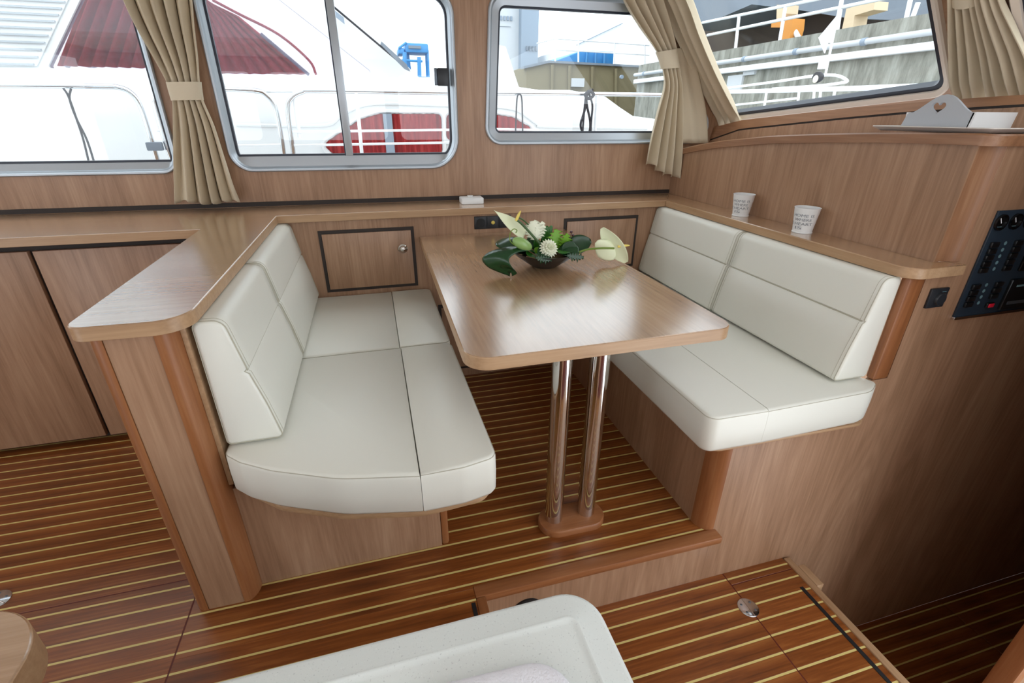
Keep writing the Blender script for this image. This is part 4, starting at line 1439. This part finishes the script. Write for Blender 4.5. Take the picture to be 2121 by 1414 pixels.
# blue harbour crane
cr = thing('harbour_crane', 'blue steel gantry crane far beyond the white yacht', 'crane', (3.616, 40.000, 2.413))
for a, b, w in (((3.167, 40.000, 5.210), (2.546, 40.000, -0.971), .16), ((3.405, 41.000, 5.556), (3.801, 41.000, -1.036), .16), ((4.162, 40.000, 4.946), (3.854, 40.000, -0.983), .16), ((4.860, 41.000, 5.485), (4.706, 41.000, -1.044), .16)):
    tube('leg', [a, b], w, 'crane_blue', cr, seg=6)
cA, cB = (3.219, 40.000, 5.797), (4.867, 40.000, 5.207)
box('cab', cA[0], cB[0], 40, 42, cB[2], cA[2], 'crane_blue', cr, .1)
cA, cB = (3.464, 39.900, 5.620), (4.326, 39.900, 5.445)
box('cab_window', cA[0], cB[0], 39.85, 40, cB[2], cA[2], 'hull_grey', cr)
cA, cB = (2.724, 40.000, 5.488), (3.156, 40.000, 5.092)
box('platform', cA[0], cB[0], 40, 42, cB[2], cA[2], 'crane_blue', cr, .1)
for a, b in (((2.919, 40.000, 4.700), (4.382, 40.000, 4.683)), ((3.834, 40.500, 3.694), (4.996, 40.500, 3.658)), ((2.786, 40.000, 5.432), (3.353, 40.000, 5.802))):
    tube('brace', [a, b], .09, 'crane_blue', cr, seg=6)


def far_box(name, lab, cat, p, q, depth, m, parent=None, bev=0.):
    x0, x1 = sorted((p[0], q[0]))
    z0, z1 = sorted((p[2], q[2]))
    return box(name, x0, x1, p[1], p[1] + depth, z0, z1, m, parent, bev, label=lab, cat=cat)


sl = thing('silo_tower', 'tall pale silo tower with grey blue corner beyond the quay', 'building', (16.587, 60.000, 4.643))
far_box('block', None, None, (13.454, 60.000, 17.136), (17.950, 60.000, -1.277), 8, 'silo_white', sl)
far_box('corner_block', None, None, (17.363, 59.000, 17.179), (19.336, 59.000, -1.244), 6, 'silo_grey', sl)
far_box('band', None, None, (13.283, 59.900, 9.987), (16.419, 59.900, 9.991), .1, 'silo_grey', sl)
for k in range(4):
    q = (15.222, 59.900, 10.733)
    box('letter_mark', q[0] + k * .38, q[0] + k * .38 + .22, 59.85, 60, q[2] - .2, q[2] + .2, 'silo_grey', sl)
    q = (17.923, 58.900, 7.898)
    box('letter_mark', q[0] + k * .35, q[0] + k * .35 + .2, 58.85, 59, q[2] - .22, q[2] + .22, 'hull_grey', sl)
jib = thing('jib_crane', 'thin red lattice crane jib in front of the silo tower', 'crane', (15.617, 50.000, 9.924))
tube('jib', [(11.560, 50.000, 10.151), (18.419, 50.000, 10.138)], .05, 'prop_orange', jib, seg=6)
tube('jib', [(12.446, 50.000, 10.411), (15.152, 50.000, 10.156)], .04, 'switch_red', jib, seg=6)
tube('mast', [(11.653, 50.000, 10.440), (11.469, 50.000, -1.283)], .06, 'switch_red', jib, seg=6)
sh = thing('warehouse', 'large white gabled warehouse behind the blue container', 'building', (25.000, 50.000, 3.867))
flat('block', [(20.286, 50.000, 7.381), (24.912, 50.000, 9.301), (31.941, 50.000, 8.715), (33.792, 50.000, -1.352), (20.879, 50.000, -1.261)], (0, 12, 0), 'shed_white', sh)
flat('gutter', [(20.205, 49.800, 7.357), (24.807, 49.800, 9.307), (24.816, 49.800, 9.230), (20.211, 49.800, 7.278)], (0, .1, 0), 'silo_grey', sh)
ct = thing('shipping_container', 'bright blue container on top of the olive barge', 'container', (8.133, 19.000, 2.994))
flat('body', [(6.894, 19.000, 3.020), (7.968, 19.000, 3.389), (9.213, 19.000, 3.384), (9.218, 19.000, 2.961)], (0, 3, 0), 'container_blue', ct, .03)
for a, b in (((8.103, 18.950, 3.343), (8.094, 18.950, 2.973)), ((8.450, 18.950, 3.339), (8.462, 18.950, 2.984)), ((8.799, 18.950, 3.350), (8.814, 18.950, 2.993))):
    tube('rib', [a, b], .04, 'crane_blue', ct, seg=6)
bg_ = thing('barge', 'olive brown barge side with white rail moored at the quay', 'barge', (6.242, 15.000, 1.928))
flat('side', [(4.573, 15.000, 2.472), (5.252, 15.000, 2.623), (8.243, 15.000, 2.571), (8.792, 15.000, -1.464), (4.646, 15.000, -1.308)], (0, 5, 0), 'barge_olive', bg_, .02)
flat('deck_edge', [(4.471, 14.900, 2.474), (5.216, 14.900, 2.638), (8.346, 14.900, 2.591), (8.353, 14.900, 2.541), (5.218, 14.900, 2.578), (4.472, 14.900, 2.414)], (0, .3, 0), 'hull_grey', bg_)
for a, b in (((5.341, 14.950, 2.537), (5.378, 14.950, 1.337)), ((5.876, 14.950, 2.528), (5.918, 14.950, 1.341)), ((6.591, 14.950, 2.523), (6.674, 14.950, 1.346)), ((7.358, 14.950, 2.493), (7.466, 14.950, 1.352))):
    tube('rib', [a, b], .06, 'barge_olive', bg_, seg=6)
q = (6.126, 14.900, 2.098)
box('notice', q[0] - .20, q[0] + .20, 14.85, 14.95, q[2] - .11, q[2] + .11, 'silo_white', bg_)
for a, b in (((4.842, 14.900, 3.036), (5.381, 14.900, 3.171)), ((5.381, 14.900, 3.171), (8.352, 14.900, 3.115)), ((5.393, 14.900, 2.904), (8.387, 14.900, 2.869))):
    tube('rail', [a, b], .02, 'rail_white', bg_, seg=6)
for a, b in (((5.381, 14.900, 3.171), (5.407, 14.900, 2.619)), ((6.083, 14.900, 3.152), (6.121, 14.900, 2.616)), ((7.217, 14.900, 3.134), (7.259, 14.900, 2.599)), ((8.191, 14.900, 3.121), (8.267, 14.900, 2.576))):
    tube('rail_post', [a, b], .025, 'rail_white', bg_, seg=6)

# ---- concrete quay ahead of the windscreen
QX = 6.0
qv = thing('quay_wall', 'weathered concrete quay wall with pipes and white handrail', 'quay', (QX, 6, -1.5))
qt = (6.000, 8.418, 2.242)[2]
QY = (6.000, 11.066, 2.101)[1]
box('wall', QX, QX + 6, .5, QY, -1.5, qt, 'concrete', qv)
z = (5.900, 6.017, 2.048)[2]
tube('pipe', [(5.92, .6, z), (5.92, QY, z)], .034, 'silo_white', qv, seg=12)
for k in range(11):
    y = 1.2 + k * 1.05
    lathe('pipe_clamp', [(.034, -.03), (.042, -.03), (.042, .03), (.034, .03)], (5.92, y, z), 'silo_grey', qv, seg=12, axis='y')
z = (5.900, 5.973, 1.917)[2]
box('fender_bar', 5.90, 6.0, .6, QY, z - .040, z + .040, 'rail_white', qv, .01)
for a, b in (((6.200, 9.200, 2.786), (6.200, 6.609, 2.694)), ((6.200, 6.609, 2.694), (6.200, 5.202, 2.673)), ((6.200, 8.992, 2.564), (6.200, 5.648, 2.523)), ((6.200, 5.648, 2.523), (6.200, 4.831, 2.512))):
    tube('handrail', [a, b], .022, 'rail_white', qv, seg=8)
for a, b in (((6.200, 8.190, 2.747), (6.200, 8.132, 2.242)), ((6.200, 7.163, 2.700), (6.200, 7.134, 2.231)), ((6.200, 6.177, 2.693), (6.200, 6.113, 2.229)), ((6.200, 5.208, 2.539), (6.200, 5.177, 2.237)), ((6.200, 5.093, 2.405), (6.200, 5.108, 2.237))):
    tube('rail_post', [a, b], .025, 'rail_white', qv, seg=8)
q = (5.970, 7.397, 1.870)
box('notice', 5.96, 6.0, q[1] - .13, q[1] + .13, q[2] - .05, q[2] + .05, 'silo_white', qv)
q = (5.970, 7.724, 1.738)
box('notice', 5.96, 6.0, q[1] - .20, q[1] + .16, q[2] - .13, q[2] + .10, 'silo_white', qv)
for k, y in enumerate((9.2, 9.9, 10.6)):
    tube('blue_pile', [(5.85, y, -1.5), (5.85, y, .9)], .10, 'pile_blue', qv, seg=12)
# ---- ship in dry dock above the quay
sp = thing('dock_ship', 'dark grey ship hull propped above the concrete quay', 'ship', (9, 8, 1.5))
flat('hull', [(9.000, 15.860, 6.277), (9.000, 14.753, 3.535), (9.000, 12.839, 3.474), (9.000, 11.506, 3.596), (9.000, 10.057, 3.263), (9.000, 8.664, 2.905), (9.000, 6.823, 2.585), (9.000, 5.689, 2.570), (9.000, 6.314, 4.182)], (5, 0, 0), 'hull_grey', sp)
flat('under_hull_shade', [(11.000, 18.684, 4.730), (11.000, 18.234, 3.013), (11.000, 6.643, 2.072), (11.000, 7.009, 3.014)], (3, 0, 0), 'hull_shadow_brown', sp)  # dark brown backdrop, the shade below the hull put into its colour
for pts, m in (([(7.000, 8.356, 2.739), (7.000, 7.866, 2.696), (7.000, 7.837, 2.543), (7.000, 7.858, 2.353), (7.000, 8.014, 2.371), (7.000, 8.022, 2.595), (7.000, 8.332, 2.630)], 'prop_orange'),
               ([(7.200, 8.539, 3.003), (7.200, 8.293, 2.963), (7.200, 8.273, 2.835), (7.200, 8.374, 2.737), (7.200, 8.469, 2.750)], 'prop_pale'),
               ([(7.000, 6.842, 2.665), (7.000, 6.396, 2.683), (7.000, 6.373, 2.579), (7.000, 6.668, 2.556), (7.000, 6.643, 2.351), (7.000, 6.823, 2.349)], 'prop_pale')):
    flat('timber_prop', pts, (.25, 0, 0), m, sp)
tube('brace', [(7.100, 8.010, 2.653), (7.100, 7.724, 2.383)], .04, 'rail_white', sp, seg=8)
# ---- own foredeck rail and flag
fr = thing('bow_rail', 'white tubular bow rail on the foredeck outside the windscreen', 'rail', (3.4, 1.8, 1.2))
tube('rail', [(3.400, 4.989, 1.446), (3.400, 3.198, 1.409), (3.400, 2.370, 1.396)], .017, 'rail_white', fr, seg=12)
tube('rail', smooth_path([(3.300, 4.608, 1.453), (3.300, 3.782, 1.481), (3.300, 3.392, 1.500), (3.300, 3.175, 1.493), (3.300, 3.062, 1.453), (3.300, 3.116, 1.441), (3.300, 3.324, 1.432), (3.300, 3.766, 1.431)], 5), .010, 'rail_white', fr, seg=8)
for a, b in (((3.400, 3.942, 1.417), (3.400, 3.928, 1.227)), ((3.400, 3.582, 1.411), (3.400, 3.546, 1.228)), ((3.400, 3.430, 1.412), (3.400, 3.391, 1.228)), ((3.400, 3.370, 1.410), (3.400, 3.331, 1.228)), ((3.400, 3.240, 1.411), (3.400, 3.223, 1.262))):
    tube('stanchion', [a, b], .010, 'rail_white', fr, seg=8)
tube('lower_rail', [(3.400, 4.625, 1.304), (3.400, 3.565, 1.358)], .009, 'rail_white', fr, seg=8)
fg = thing('signal_flag', 'white pennant on a thin pole beside the quay pipes', 'flag', (3.300, 3.266, 1.492))
tube('pole', [(3.300, 3.295, 2.046), (3.300, 3.262, 1.492)], .008, 'rail_white', fg, seg=8)
flat('cloth', [(3.300, 3.293, 1.872), (3.300, 3.279, 1.701), (3.300, 3.316, 1.711), (3.300, 3.323, 1.645), (3.300, 3.411, 1.752)], (.01, 0, 0), 'cloth_white', fg)
ln = thing('deck_lamp', 'round dark deck lamp with cream lens on the bow rail', 'lamp', (3.200, 3.230, 1.445))
q = (3.200, 3.243, 1.483)
lathe('housing', [(0, 0), (.034, 0), (.038, .02), (.028, .045), (0, .05)], q, 'lamp_black', ln, axis='x')
lathe('lens', [(0, -.008), (.016, -.006), (.025, 0), (0, 0)], (q[0], q[1], q[2] - .012), 'lamp_cream', ln, axis='x')
box('bracket', q[0], q[0] + .03, q[1] - .04, q[1] + .01, q[2] + .05, q[2] + .11, 'rail_white', ln, .004)
